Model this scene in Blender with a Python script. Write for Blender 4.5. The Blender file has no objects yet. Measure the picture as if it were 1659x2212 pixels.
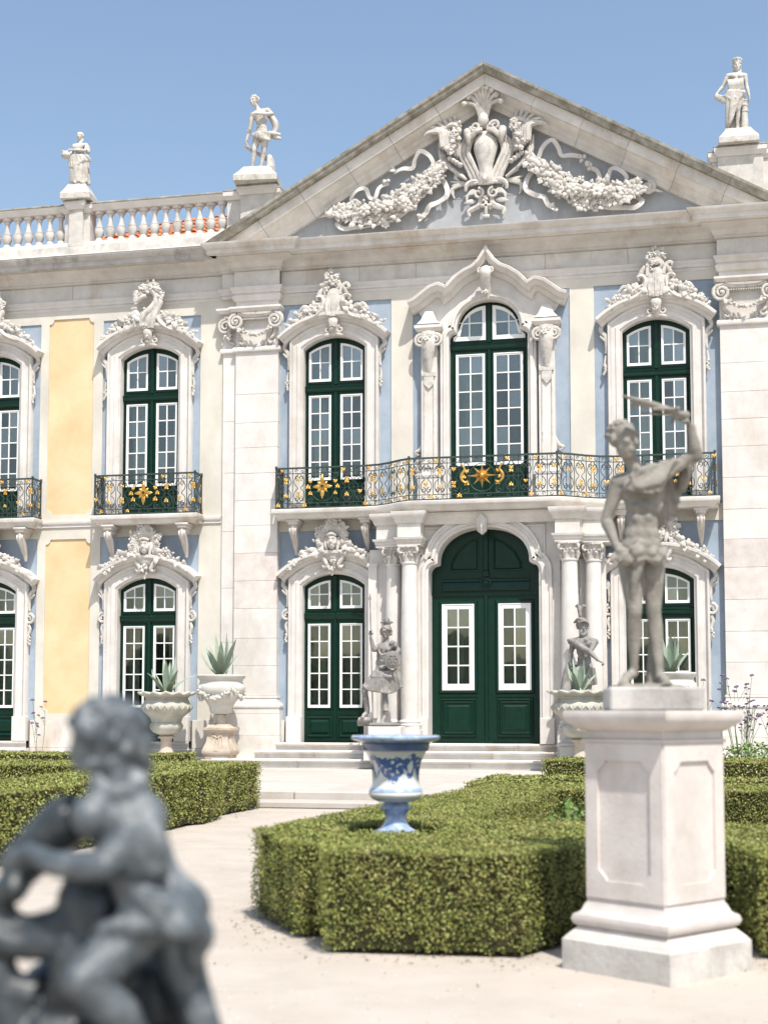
import bpy, bmesh, math, random
import numpy as np
from mathutils import Vector, Matrix
from mathutils.geometry import tessellate_polygon

rnd = random.Random(7)
PI = math.pi
SC = bpy.context.scene
COL = SC.collection

# ---------------------------------------------------------------- camera
YAW = math.radians(12.266); PITCH = math.radians(4.4115)
cam_d = bpy.data.cameras.new('camera'); cam = bpy.data.objects.new('camera', cam_d); COL.objects.link(cam)
cam.location = (3.9413, -28.0019, 1.30)
cam.rotation_euler = (PI/2 + PITCH, 0, YAW)
cam_d.sensor_width = 36; cam_d.sensor_fit = 'AUTO'
cam_d.lens = 36*3072/2212
cam_d.shift_y = 192/2212
cam_d.clip_start = 0.1; cam_d.clip_end = 3000
cam_d.dof.use_dof = True; cam_d.dof.focus_distance = 27.3; cam_d.dof.aperture_fstop = 2.3
SC.camera = cam

# ---------------------------------------------------------------- sky, sun, exposure
SUN_AZ = math.radians(31)      # to the right of the facade normal, behind the camera
SUN_EL = math.radians(59.5)
world = bpy.data.worlds.new('World'); SC.world = world; world.use_nodes = True
nt = world.node_tree
for n in list(nt.nodes): nt.nodes.remove(n)
sky = nt.nodes.new('ShaderNodeTexSky'); sky.sky_type = 'NISHITA'; sky.sun_disc = False
sky.sun_elevation = SUN_EL; sky.sun_rotation = math.radians(149)
sky.altitude = 100; sky.air_density = 1.3; sky.dust_density = 2.4; sky.ozone_density = 0.7
bg = nt.nodes.new('ShaderNodeBackground'); bg.inputs['Strength'].default_value = 0.15
wo = nt.nodes.new('ShaderNodeOutputWorld')
nt.links.new(sky.outputs[0], bg.inputs[0]); nt.links.new(bg.outputs[0], wo.inputs[0])
sd = bpy.data.lights.new('sun', 'SUN'); sd.energy = 4.8; sd.angle = math.radians(0.53); sd.color = (1.0, 0.955, 0.885)
sun = bpy.data.objects.new('sun', sd); COL.objects.link(sun)
to_sun = Vector((math.sin(SUN_AZ)*math.cos(SUN_EL), -math.cos(SUN_AZ)*math.cos(SUN_EL), math.sin(SUN_EL)))
sun.rotation_euler = (-to_sun).to_track_quat('-Z', 'Y').to_euler()
sun.location = (10, -20, 30)
SC.view_settings.view_transform = 'Standard'; SC.view_settings.look = 'None'
SC.view_settings.exposure = 0.32; SC.view_settings.gamma = 1.0
SC.view_settings.use_curve_mapping = False

# ---------------------------------------------------------------- materials
MATS = {}
def mat(name, c1, c2=None, rough=0.8, scale=3.0, bump=0.15, bscale=40.0, metal=0.0, stain=None, stain_amt=0.0,
        stain_scale=1.2, stretch=1.0, vary=0.0, spec=0.35, island=0.0, coat=0.0, detail=6.0, bdist=0.01):
    m = bpy.data.materials.new(name); m.use_nodes = True; MATS[name] = m
    t = m.node_tree; N = t.nodes; L = t.links
    b = N['Principled BSDF']
    b.inputs['Roughness'].default_value = rough; b.inputs['Metallic'].default_value = metal
    b.inputs['Specular IOR Level'].default_value = spec
    if coat: b.inputs['Coat Weight'].default_value = coat; b.inputs['Coat Roughness'].default_value = 0.08
    geo = N.new('ShaderNodeNewGeometry')
    mp = N.new('ShaderNodeMapping'); L.new(geo.outputs['Position'], mp.inputs['Vector'])
    n1 = N.new('ShaderNodeTexNoise'); n1.inputs['Scale'].default_value = scale; n1.inputs['Detail'].default_value = detail
    n1.inputs['Roughness'].default_value = 0.62
    L.new(mp.outputs[0], n1.inputs['Vector'])
    rp = N.new('ShaderNodeValToRGB'); rp.color_ramp.elements[0].position = 0.3; rp.color_ramp.elements[1].position = 0.7
    c2 = c2 or c1
    rp.color_ramp.elements[0].color = (*c2, 1); rp.color_ramp.elements[1].color = (*c1, 1)
    L.new(n1.outputs['Fac'], rp.inputs['Fac'])
    out = rp.outputs['Color']
    if stain:
        mp2 = N.new('ShaderNodeMapping'); mp2.inputs['Scale'].default_value = (1, 1, stretch)
        L.new(geo.outputs['Position'], mp2.inputs['Vector'])
        n2 = N.new('ShaderNodeTexNoise'); n2.inputs['Scale'].default_value = stain_scale; n2.inputs['Detail'].default_value = 8
        n2.inputs['Roughness'].default_value = 0.7
        L.new(mp2.outputs[0], n2.inputs['Vector'])
        r2 = N.new('ShaderNodeValToRGB'); r2.color_ramp.elements[0].position = 0.52; r2.color_ramp.elements[1].position = 0.74
        r2.color_ramp.elements[0].color = (0, 0, 0, 1); r2.color_ramp.elements[1].color = (stain_amt,)*3 + (1,)
        L.new(n2.outputs['Fac'], r2.inputs['Fac'])
        mx = N.new('ShaderNodeMix'); mx.data_type = 'RGBA'
        L.new(r2.outputs['Color'], mx.inputs[0]); L.new(out, mx.inputs[6]); mx.inputs[7].default_value = (*stain, 1)
        out = mx.outputs[2]
    if vary or island:
        src = None
        if vary:
            oi = N.new('ShaderNodeObjectInfo'); src = oi.outputs['Random']; amt = vary
        else:
            src = geo.outputs['Random Per Island']; amt = island
        mr = N.new('ShaderNodeMapRange'); mr.inputs['To Min'].default_value = 1-amt; mr.inputs['To Max'].default_value = 1+amt
        L.new(src, mr.inputs['Value'])
        hs = N.new('ShaderNodeHueSaturation'); L.new(mr.outputs[0], hs.inputs['Value']); L.new(out, hs.inputs['Color'])
        if island:
            mr2 = N.new('ShaderNodeMapRange'); mr2.inputs['To Min'].default_value = 0.47; mr2.inputs['To Max'].default_value = 0.53
            wn = N.new('ShaderNodeTexWhiteNoise'); wn.noise_dimensions = '1D'; L.new(src, wn.inputs['W'])
            L.new(wn.outputs['Value'], mr2.inputs['Value']); L.new(mr2.outputs[0], hs.inputs['Hue'])
        out = hs.outputs['Color']
    L.new(out, b.inputs['Base Color'])
    if bump:
        n3 = N.new('ShaderNodeTexNoise'); n3.inputs['Scale'].default_value = bscale; n3.inputs['Detail'].default_value = 5
        L.new(geo.outputs['Position'], n3.inputs['Vector'])
        bp = N.new('ShaderNodeBump'); bp.inputs['Strength'].default_value = bump; bp.inputs['Distance'].default_value = bdist
        L.new(n3.outputs['Fac'], bp.inputs['Height']); L.new(bp.outputs[0], b.inputs['Normal'])
    return m

mat('stone', (.655,.63,.595), (.50,.475,.44), 0.75, 2.6, .3, 30, stain=(.34,.245,.15), stain_amt=.75, stain_scale=1.0, stretch=.3, vary=.06)  # warm brown streaks: staining, plus warm ground bounce put into the colour
mat('stone_mottled', (.60,.575,.54), (.44,.415,.385), 0.8, 5, .35, 40, stain=(.15,.14,.12), stain_amt=.6, stain_scale=2.2, stretch=.6)
mat('stone_clean', (.665,.64,.61), (.545,.52,.49), 0.7, 3, .25, 40, stain=(.42,.345,.265), stain_amt=.5, stain_scale=1.1, stretch=.5, vary=.03)
mat('stone_pink', (.63,.585,.55), (.505,.455,.42), 0.62, 4.4, .2, 45, stain=(.38,.34,.30), stain_amt=.5, stain_scale=3.2, vary=.05)
mat('stone_carved', (.62,.59,.55), (.43,.405,.37), 0.8, 9, .35, 60, stain=(.19,.175,.155), stain_amt=.75, stain_scale=7)  # dark blotches: grey weathering, and crevice shade put into the colour
mat('stone_grey', (.52,.50,.475), (.36,.345,.33), 0.82, 3, .3, 50, stain=(.10,.095,.085), stain_amt=.8, stain_scale=1.6, stretch=.5)
mat('stone_lichen', (.42,.405,.36), (.17,.16,.125), 0.9, 5, .4, 60, stain=(.075,.072,.045), stain_amt=.85, stain_scale=2.2)
mat('stone_blue', (.355,.37,.385), (.255,.27,.29), 0.7, 1.6, .1, 30, stain=(.55,.56,.57), stain_amt=.5, stain_scale=2.5, stretch=.3)
mat('stucco_cream', (.64,.61,.54), (.51,.485,.43), 0.85, 1.1, .15, 80, stain=(.40,.37,.32), stain_amt=.5, stain_scale=.9, stretch=.25)
mat('stucco_blue', (.355,.415,.485), (.25,.31,.38), 0.85, 1.8, .15, 80, stain=(.17,.22,.28), stain_amt=.6, stain_scale=1.3, stretch=.3)
mat('stucco_yellow', (.69,.545,.345), (.565,.42,.235), 0.85, 1.2, .1, 80, stain=(.60,.42,.19), stain_amt=.5, stain_scale=2.0)
mat('green_paint', (.0030,.027,.0165), (.0020,.019,.012), 0.28, 8, .05, 90, spec=.26)
mat('white_paint', (.82,.82,.81), (.77,.77,.76), 0.4, 5, .03, 60)
mat('iron', (.040,.058,.051), (.022,.036,.032), 0.5, 12, .1, 80, spec=.5)
mat('gold', (.74,.46,.13), (.46,.26,.06), 0.36, 9, .1, 90, metal=.75)
mat('lead', (.28,.265,.245), (.14,.135,.128), 0.62, 7, .3, 60, stain=(.52,.50,.47), stain_amt=.6, stain_scale=4)
mat('lead_sand', (.30,.28,.245), (.15,.14,.12), 0.75, 9, .4, 70, stain=(.12,.11,.095), stain_amt=.7, stain_scale=5)
mat('bronze_dark', (.120,.140,.152), (.024,.034,.042), 0.42, 16, .6, 60, spec=.55, stain=(.27,.295,.305), stain_amt=.8, stain_scale=14)
mat('bronze_black', (.045,.053,.058), (.014,.020,.024), 0.4, 9, .25, 50, spec=.45, stain=(.10,.115,.125), stain_amt=.5, stain_scale=9)
mat('statue_white', (.58,.56,.53), (.38,.36,.32), 0.8, 7, .35, 60, stain=(.25,.19,.085), stain_amt=.8, stain_scale=6)
mat('roof_tile', (.56,.21,.095), (.42,.145,.065), 0.85, 5, .3, 50, vary=.15)
mat('urn_stone', (.50,.49,.43), (.33,.325,.28), 0.85, 4, .3, 60, stain=(.22,.195,.11), stain_amt=.7, stain_scale=3)
mat('urn_white', (.60,.59,.55), (.46,.45,.41), 0.8, 4, .25, 60, stain=(.38,.30,.21), stain_amt=.55, stain_scale=3)
mat('terracotta_stone', (.55,.475,.39), (.39,.325,.26), 0.85, 5, .3, 60, stain=(.20,.16,.12), stain_amt=.7, stain_scale=4)
mat('agave', (.34,.41,.32), (.22,.30,.235), 0.5, 6, .1, 30, island=.25, stain=(.33,.30,.16), stain_amt=.5, stain_scale=4)
mat('leaf', (.295,.305,.085), (.160,.190,.042), 0.5, 4.0, 0, island=.32, stain=(.34,.285,.13), stain_amt=.75, stain_scale=3.0)
mat('leaf_lit', (.235,.235,.055), (.135,.160,.030), 0.55, 2.4, 0, island=.4, stain=(.33,.275,.12), stain_amt=.55, stain_scale=3)
mat('twig', (.045,.042,.014), (.018,.020,.007), 0.95, 14, .5, 30)
mat('stem', (.14,.19,.07), (.09,.13,.05), 0.7, 8, 0)
mat('shrub_leaf', (.21,.30,.10), (.12,.19,.05), 0.5, 5, 0, island=.3)
mat('verbena', (.20,.13,.25), (.12,.08,.14), 0.7, 9, 0, island=.3)
mat('curtain', (.50,.52,.49), (.42,.44,.41), 0.9, 3, 0)
mat('shutter', (.50,.49,.40), (.44,.43,.35), 0.6, 3, 0)
mat('interior', (.055,.06,.065), (.035,.04,.045), 0.9, 2, 0)
mat('joint', (.20,.175,.15), (.14,.12,.10), 0.95, 6, 0)
mat('ceramic', (.74,.735,.69), (.66,.66,.62), 0.16, 5, .02, 40, spec=.6, coat=.6)
mat('ceramic_blue', (.10,.15,.30), (.05,.09,.20), 0.16, 9, .02, 40, spec=.6, coat=.6)
mat('ceramic_pale_blue', (.46,.53,.66), (.16,.27,.52), 0.16, 24, .02, 40, spec=.6, coat=.6)
mat('gravel', (.495,.445,.39), (.42,.37,.318), 0.95, 2.2, .8, 160, stain=(.33,.29,.25), stain_amt=.55, stain_scale=.8, bdist=.008, detail=12.0)
mat('pebble', (.50,.46,.41), (.36,.325,.285), 0.9, 30, 0, island=.35)
mat('dry_leaf', (.26,.19,.10), (.16,.11,.055), 0.8, 20, 0, island=.4)
mat('far_foliage', (.055,.075,.022), (.025,.038,.012), 0.9, 1.2, 0)
mat('soil', (.20,.15,.10), (.12,.09,.06), 0.95, 5, .5, 40)
mat('terrace_stone', (.48,.445,.405), (.40,.365,.33), 0.85, 2.0, .3, 40, stain=(.34,.29,.24), stain_amt=.5, stain_scale=1.6, vary=.06)

def glass_mat():
    m = bpy.data.materials.new('window_glass'); m.use_nodes = True; MATS['glass'] = m
    t = m.node_tree; N = t.nodes; L = t.links
    N.remove(N['Principled BSDF'])
    tr = N.new('ShaderNodeBsdfTransparent'); tr.inputs[0].default_value = (.80,.86,.84,1)
    gl = N.new('ShaderNodeBsdfGlossy'); gl.inputs['Roughness'].default_value = .03
    fr = N.new('ShaderNodeFresnel'); fr.inputs['IOR'].default_value = 1.5
    mth = N.new('ShaderNodeMath'); mth.operation = 'MULTIPLY_ADD'; mth.inputs[1].default_value = 1.6; mth.inputs[2].default_value = .02
    L.new(fr.outputs[0], mth.inputs[0])
    oi = N.new('ShaderNodeObjectInfo'); pw = N.new('ShaderNodeMath'); pw.operation = 'POWER'; L.new(oi.outputs['Random'], pw.inputs[0]); pw.inputs[1].default_value = 2.0
    vr = N.new('ShaderNodeMath'); vr.operation = 'MULTIPLY_ADD'; L.new(pw.outputs[0], vr.inputs[0]); vr.inputs[1].default_value = .16; vr.inputs[2].default_value = .03; L.new(vr.outputs[0], mth.inputs[2])
    n3 = N.new('ShaderNodeTexNoise'); n3.inputs['Scale'].default_value = 2.2
    geo = N.new('ShaderNodeNewGeometry'); L.new(geo.outputs['Position'], n3.inputs['Vector'])
    bp = N.new('ShaderNodeBump'); bp.inputs['Strength'].default_value = .05; bp.inputs['Distance'].default_value = .02
    L.new(n3.outputs['Fac'], bp.inputs['Height']); L.new(bp.outputs[0], gl.inputs['Normal'])
    mx = N.new('ShaderNodeMixShader'); L.new(mth.outputs[0], mx.inputs[0]); L.new(tr.outputs[0], mx.inputs[1]); L.new(gl.outputs[0], mx.inputs[2])
    L.new(mx.outputs[0], N['Material Output'].inputs['Surface'])
glass_mat()

# ---------------------------------------------------------------- objects
def tag(o, label=None, cat=None, group=None, kind=None):
    if label: o['label'] = label
    if cat: o['category'] = cat
    if group: o['group'] = group
    if kind: o['kind'] = kind
    return o
def empty(name, loc=(0,0,0), rz=0.0, label=None, cat=None, group=None, parent=None, scale=1.0):
    o = bpy.data.objects.new(name, None); COL.objects.link(o)
    o.location = loc; o.rotation_euler = (0, 0, rz); o.scale = (scale,)*3; o.empty_display_size = .2
    if parent: o.parent = parent
    return tag(o, label, cat, group)
def inst(name, mesh, parent=None, loc=(0,0,0), rot=(0,0,0), scale=(1,1,1)):
    o = bpy.data.objects.new(name, mesh); COL.objects.link(o)
    o.location = loc; o.rotation_euler = rot; o.scale = scale
    if parent: o.parent = parent
    return o
def copy_tree(o, parent=None):
    c = o.copy(); COL.objects.link(c); c.parent = parent
    for ch in list(o.children): copy_tree(ch, c)
    return c

# ---------------------------------------------------------------- mesh collector
def rotz(a):
    c, s = math.cos(a), math.sin(a); return np.array([[c,-s,0],[s,c,0],[0,0,1.]])
def rotx(a):
    c, s = math.cos(a), math.sin(a); return np.array([[1.,0,0],[0,c,-s],[0,s,c]])
def roty(a):
    c, s = math.cos(a), math.sin(a); return np.array([[c,0,s],[0,1.,0],[-s,0,c]])
def frame_to(d):
    d = np.asarray(d, float); d = d/(np.linalg.norm(d)+1e-12)
    a = np.array([0,0,1.]) if abs(d[2]) < .9 else np.array([1.,0,0])
    x = np.cross(a, d); x /= np.linalg.norm(x); y = np.cross(d, x)
    return np.stack([x, y, d], 1)
_SPH = {}
def sph(nu, nv):
    if (nu, nv) in _SPH: return _SPH[(nu, nv)]
    v = [(0,0,-1.)]
    for j in range(1, nv):
        t = -PI/2 + PI*j/nv
        for i in range(nu):
            a = 2*PI*i/nu; v.append((math.cos(t)*math.cos(a), math.cos(t)*math.sin(a), math.sin(t)))
    v.append((0,0,1.))
    f = []
    for i in range(nu): f.append((0, 1+(i+1)%nu, 1+i))
    for j in range(nv-2):
        a = 1+j*nu; b = a+nu
        for i in range(nu): f.append((a+i, a+(i+1)%nu, b+(i+1)%nu, b+i))
    a = 1+(nv-2)*nu; top = len(v)-1
    for i in range(nu): f.append((a+i, a+(i+1)%nu, top))
    _SPH[(nu, nv)] = (np.array(v), f); return _SPH[(nu, nv)]
def catmull(P, n=6):
    P = [np.asarray(p, float) for p in P]
    if len(P) < 3 or n < 2: return np.array(P)
    Q = [2*P[0]-P[1]] + P + [2*P[-1]-P[-2]]
    out = []
    for i in range(1, len(Q)-2):
        p0, p1, p2, p3 = Q[i-1:i+3]
        for k in range(n):
            t = k/n
            out.append(.5*((2*p1)+(-p0+p2)*t+(2*p0-5*p1+4*p2-p3)*t*t+(-p0+3*p1-3*p2+p3)*t**3))
    out.append(P[-1]); return np.array(out)

class M:
    def __init__(s): s.V = []; s.F = []; s.n = 0; s.X = None
    def add(s, v, f):
        v = np.asarray(v, float).reshape(-1, 3)
        if s.X is not None: v = v @ s.X[0].T + s.X[1]
        s.V.append(v); n = s.n
        s.F.extend([tuple(i+n for i in q) for q in f]); s.n += len(v); return s
    def xf(s, R=None, t=(0,0,0)):
        s.X = None if R is None else (np.asarray(R, float), np.asarray(t, float)); return s
    def box(s, x0, x1, y0, y1, z0, z1, bev=0.0):
        if bev > 0:
            b = min(bev, (x1-x0)*.45, (y1-y0)*.45, (z1-z0)*.45); v = []
            xs, ys, zs = (x0, x1), (y0, y1), (z0, z1)
            idx = {}
            for i in (0,1):
                for j in (0,1):
                    for k in (0,1):
                        sx = b*(1-2*i); sy = b*(1-2*j); sz = b*(1-2*k)
                        idx[i,j,k,'x'] = len(v); v.append((xs[i], ys[j]+sy, zs[k]+sz))
                        idx[i,j,k,'y'] = len(v); v.append((xs[i]+sx, ys[j], zs[k]+sz))
                        idx[i,j,k,'z'] = len(v); v.append((xs[i]+sx, ys[j]+sy, zs[k]))
            f = []
            def q(*k): f.append(tuple(idx[a] for a in k))
            for i in (0,1):
                o = [(i,0,0,'x'),(i,1,0,'x'),(i,1,1,'x'),(i,0,1,'x')]; q(*(o if i else o[::-1]))
                o = [(0,i,0,'y'),(1,i,0,'y'),(1,i,1,'y'),(0,i,1,'y')]; q(*(o[::-1] if i else o))
                o = [(0,0,i,'z'),(1,0,i,'z'),(1,1,i,'z'),(0,1,i,'z')]; q(*(o if i else o[::-1]))
            for i in (0,1):
                for j in (0,1):
                    o = [(i,j,0,'x'),(i,j,1,'x'),(i,j,1,'y'),(i,j,0,'y')]; q(*(o if i == j else o[::-1]))
                    o = [(i,0,j,'x'),(i,1,j,'x'),(i,1,j,'z'),(i,0,j,'z')]; q(*(o if i != j else o[::-1]))
                    o = [(0,i,j,'y'),(1,i,j,'y'),(1,i,j,'z'),(0,i,j,'z')]; q(*(o if i == j else o[::-1]))
            for i in (0,1):
                for j in (0,1):
                    for k in (0,1):
                        o = [(i,j,k,'x'),(i,j,k,'y'),(i,j,k,'z')]; q(*(o if (i+j+k) % 2 else o[::-1]))
            return s.add(v, f)
        v = [(x0,y0,z0),(x1,y0,z0),(x1,y1,z0),(x0,y1,z0),(x0,y0,z1),(x1,y0,z1),(x1,y1,z1),(x0,y1,z1)]
        return s.add(v, [(0,3,2,1),(4,5,6,7),(0,1,5,4),(1,2,6,5),(2,3,7,6),(3,0,4,7)])
    def ell(s, c, r, R=None, nu=10, nv=7):
        v, f = sph(nu, nv); r = np.asarray((r,)*3 if np.isscalar(r) else r, float)
        v = v*r
        if R is not None: v = v @ np.asarray(R).T
        return s.add(v+np.asarray(c, float), f)
    def tube(s, pts, rad, n=6, smooth=0, flat=None, up=None, twist=0.0):
        """rad per control point; flat=(a,b) scales the two section axes; up = preferred second axis"""
        P = np.asarray(pts, float)
        r = np.asarray(rad if not np.isscalar(rad) else [rad]*len(P), float)
        if smooth:
            q = catmull(np.concatenate([P, r[:,None]], 1), smooth); P = q[:,:3]; r = np.maximum(q[:,3], 1e-4)
        T = np.gradient(P, axis=0); T /= (np.linalg.norm(T, axis=1)[:,None]+1e-12)
        u = np.asarray(up if up is not None else ((0,1.,0) if abs(T[0][1]) < .9 else (1.,0,0)), float)
        rings = []; fa, fb = flat or (1, 1)
        for i in range(len(P)):
            t = T[i]; b = u-t*np.dot(u, t); nb = np.linalg.norm(b)
            if nb < 1e-5: b = np.cross(t, (0.3,0.5,0.8)); nb = np.linalg.norm(b)
            b /= nb; a = np.cross(b, t)
            if up is None: u = b
            an = np.arange(n)*2*PI/n + twist*i
            rings.append(P[i] + r[i]*(fa*np.cos(an)[:,None]*a + fb*np.sin(an)[:,None]*b))
        v = np.concatenate(rings + [P[:1], P[-1:]]); k = len(P); f = []
        for j in range(k-1):
            for i in range(n):
                f.append((j*n+i, j*n+(i+1)%n, (j+1)*n+(i+1)%n, (j+1)*n+i))
        for i in range(n):
            f.append((k*n, (i+1)%n, i)); f.append((k*n+1, (k-1)*n+i, (k-1)*n+(i+1)%n))
        return s.add(v, f)
    def cap(s, p0, p1, r0, r1, n=10):
        p0 = np.asarray(p0, float); p1 = np.asarray(p1, float); d = p1-p0; L = np.linalg.norm(d)+1e-9; d = d/L
        pts = []; rr = []
        for t in (-1, -.8, -.45): pts.append(p0+d*t*r0); rr.append(r0*math.sqrt(max(1-t*t, 0.0004)))
        pts.append(p0); rr.append(r0); pts.append(p1); rr.append(r1)
        for t in (.45, .8, 1): pts.append(p1+d*t*r1); rr.append(r1*math.sqrt(max(1-t*t, 0.0004)))
        return s.tube(pts, rr, n)
    def lathe(s, prof, n=24, c=(0,0,0), wave=None):
        v = []; f = []
        for j, (r, z) in enumerate(prof):
            for i in range(n):
                a = 2*PI*i/n; rr = r
                if wave: rr = r*(1+wave(j, a))
                v.append((c[0]+rr*math.cos(a), c[1]+rr*math.sin(a), c[2]+z))
        k = len(prof)
        for j in range(k-1):
            for i in range(n): f.append((j*n+i, j*n+(i+1)%n, (j+1)*n+(i+1)%n, (j+1)*n+i))
        v.append((c[0], c[1], c[2]+prof[0][1])); v.append((c[0], c[1], c[2]+prof[-1][1]))
        for i in range(n): f.append((k*n, (i+1)%n, i)); f.append((k*n+1, (k-1)*n+i, (k-1)*n+(i+1)%n))
        return s.add(v, f)
    def slab(s, outer, holes, y0, y1, mapper=None):
        """polygon in (x,z) with holes, front at y0 (towards camera), back at y1"""
        mp = mapper or (lambda x, z, y: (x, y, z))
        loops = [list(outer)] + [list(h) for h in holes]
        flat = [p for l in loops for p in l]
        tris = tessellate_polygon([[Vector((p[0], p[1], 0)) for p in l] for l in loops])
        n = len(flat)
        v = [mp(p[0], p[1], y0) for p in flat] + [mp(p[0], p[1], y1) for p in flat]; f = []
        for t in tris:
            a, b, c = (flat[i] for i in t)
            if (b[0]-a[0])*(c[1]-a[1])-(b[1]-a[1])*(c[0]-a[0]) < 0: t = (t[0], t[2], t[1])
            f.append(tuple(t)); f.append((t[0]+n, t[2]+n, t[1]+n))
        o = 0
        for li, l in enumerate(loops):
            k = len(l); ar = sum(l[i][0]*l[(i+1)%k][1]-l[(i+1)%k][0]*l[i][1] for i in range(k))
            ccw = (ar > 0) == (li == 0)
            for i in range(k):
                a, b = o+i, o+(i+1)%k
                f.append((a, a+n, b+n, b) if ccw else (b, b+n, a+n, a))
            o += k
        return s.add(v, f)
    def sweep(s, path, prof, mode='elev', closed=False):
        """path 2-D polyline, prof list of (n,h): n = offset to the left of the path, h = other axis.
        elev: path in (x,z), h = projection towards camera (y=-h); plan: path in (x,y), h = z"""
        P = np.asarray(path, float); k = len(P)
        nrm = []
        for i in range(k):
            a = P[i]-P[i-1] if (i > 0 or closed) else P[1]-P[0]
            b = P[(i+1)%k]-P[i] if (i < k-1 or closed) else P[-1]-P[-2]
            a = a/(np.linalg.norm(a)+1e-12); b = b/(np.linalg.norm(b)+1e-12)
            na = np.array([-a[1], a[0]]); nb = np.array([-b[1], b[0]])
            m = na+nb; m /= (np.linalg.norm(m)+1e-12); nrm.append(m/max(np.dot(m, na), .35))
        v = []; q = len(prof)
        for i in range(k):
            for (n, h) in prof:
                p = P[i]+nrm[i]*n
                v.append((p[0], -h, p[1]) if mode == 'elev' else (p[0], p[1], h))
        f = []
        for i in range(k if closed else k-1):
            j = (i+1) % k
            for t in range(q):
                u = (t+1) % q
                f.append((i*q+t, j*q+t, j*q+u, i*q+u))
        if not closed:
            f.append(tuple(range(q))); f.append(tuple(range((k-1)*q+q-1, (k-1)*q-1, -1)))
        return s.add(v, f)
    def mesh(s, name, mt, smooth=None):
        me = bpy.data.meshes.new(name)
        V = np.concatenate(s.V) if s.V else np.zeros((0,3))
        me.from_pydata(V.tolist(), [], s.F)
        bm = bmesh.new(); bm.from_mesh(me); bmesh.ops.recalc_face_normals(bm, faces=bm.faces); bm.to_mesh(me); bm.free()
        if mt: me.materials.append(MATS[mt])
        if smooth is not None:
            me.polygons.foreach_set('use_smooth', [True]*len(me.polygons))
            if smooth < 170: me.set_sharp_from_angle(angle=math.radians(smooth))
        me.update(); return me
    def build(s, name, mt, parent=None, smooth=None, kind=None):
        me = s.mesh(name, mt, smooth)
        o = inst(name, me, parent)
        if kind: o['kind'] = kind
        return o

def remesh(m, name, mt, parent, voxel, smooth_it=3, factor=.5):
    me = m.mesh(name, None); o = bpy.data.objects.new(name, me); COL.objects.link(o)
    md = o.modifiers.new('r', 'REMESH'); md.mode = 'VOXEL'; md.voxel_size = voxel; md.use_smooth_shade = True
    if smooth_it:
        sm = o.modifiers.new('s', 'SMOOTH'); sm.factor = factor; sm.iterations = smooth_it
    dg = bpy.context.evaluated_depsgraph_get(); dg.update()
    me2 = bpy.data.meshes.new_from_object(o.evaluated_get(dg))
    me2.name = name; me2.materials.clear(); me2.materials.append(MATS[mt])
    me2.polygons.foreach_set('use_smooth', [True]*len(me2.polygons))
    o.modifiers.clear(); o.data = me2; bpy.data.meshes.remove(me)
    o.parent = parent
    return o

# carved ornament vocabulary ---------------------------------------------------
def spiral(m, cx, cz, y, r0, r1, a0, turns, t0, t1, n=6, dy=0.0, steps=12):
    k = max(6, int(abs(turns)*steps)); pts = []; rr = []
    for i in range(k+1):
        u = i/k; a = a0+turns*2*PI*u; r = r0+(r1-r0)*u
        pts.append((cx+r*math.cos(a), y+dy*u, cz+r*math.sin(a))); rr.append(t0+(t1-t0)*u)
    m.tube(pts, rr, n)
def curve(m, pts, rad, y=0.0, n=6, sm=5, flat=None):
    P = [(p[0], (p[2] if len(p) > 2 else y), p[1]) for p in pts]
    m.tube(P, rad, n, smooth=sm, flat=flat, up=(0,1,0))
def flower(m, c, r, rg, n=6, petal=.62):
    c = np.asarray(c, float); nx = rg.uniform(-.5,.5); nz = rg.uniform(-.4,.5)
    F = frame_to((nx, -1, nz)); a0 = rg.uniform(0, 6)
    for i in range(n):
        a = a0+2*PI*i/n
        d = F[:,0]*math.cos(a)+F[:,1]*math.sin(a)
        R = np.stack([d, np.cross(F[:,2], d), F[:,2]], 1)
        m.ell(c+d*r*.55+F[:,2]*r*.05, (r*.5, r*petal*.62, r*.22), R, 7, 5)
    m.ell(c+F[:,2]*r*.25, r*.3, None, 7, 5)
def leaf(m, p, d, L, w, rg, thick=.3, curl=.3):
    p = np.asarray(p, float); d = np.asarray(d, float); d /= np.linalg.norm(d)
    up = np.array([0, -1., 0]); 
    pts = [p, p+d*L*.35+up*L*curl*.35, p+d*L*.7+up*L*curl*.35, p+d*L+up*L*curl*rg.uniform(-.3,.3)]
    m.tube(pts, [w*.35, w, w*.75, w*.08], 6, smooth=2, flat=(1, thick), up=(0,1,0))
def cluster(m, c, R, n, rg, kinds='flb', s=.09):
    for _ in range(n):
        a = rg.uniform(0, 2*PI); q = math.sqrt(rg.random())
        p = (c[0]+R[0]*q*math.cos(a), c[1]-rg.uniform(0, .06), c[2]+R[1]*q*math.sin(a))
        k = rg.choice(kinds); z = s*rg.uniform(.7, 1.25)
        if k == 'f': flower(m, p, z, rg, rg.choice((5,6)))
        elif k == 'b': m.ell(p, z*.55, None, 7, 5)
        else:
            a = rg.uniform(0, 2*PI); leaf(m, p, (math.cos(a), -.4, math.sin(a)), z*1.5, z*.45, rg)
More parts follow.
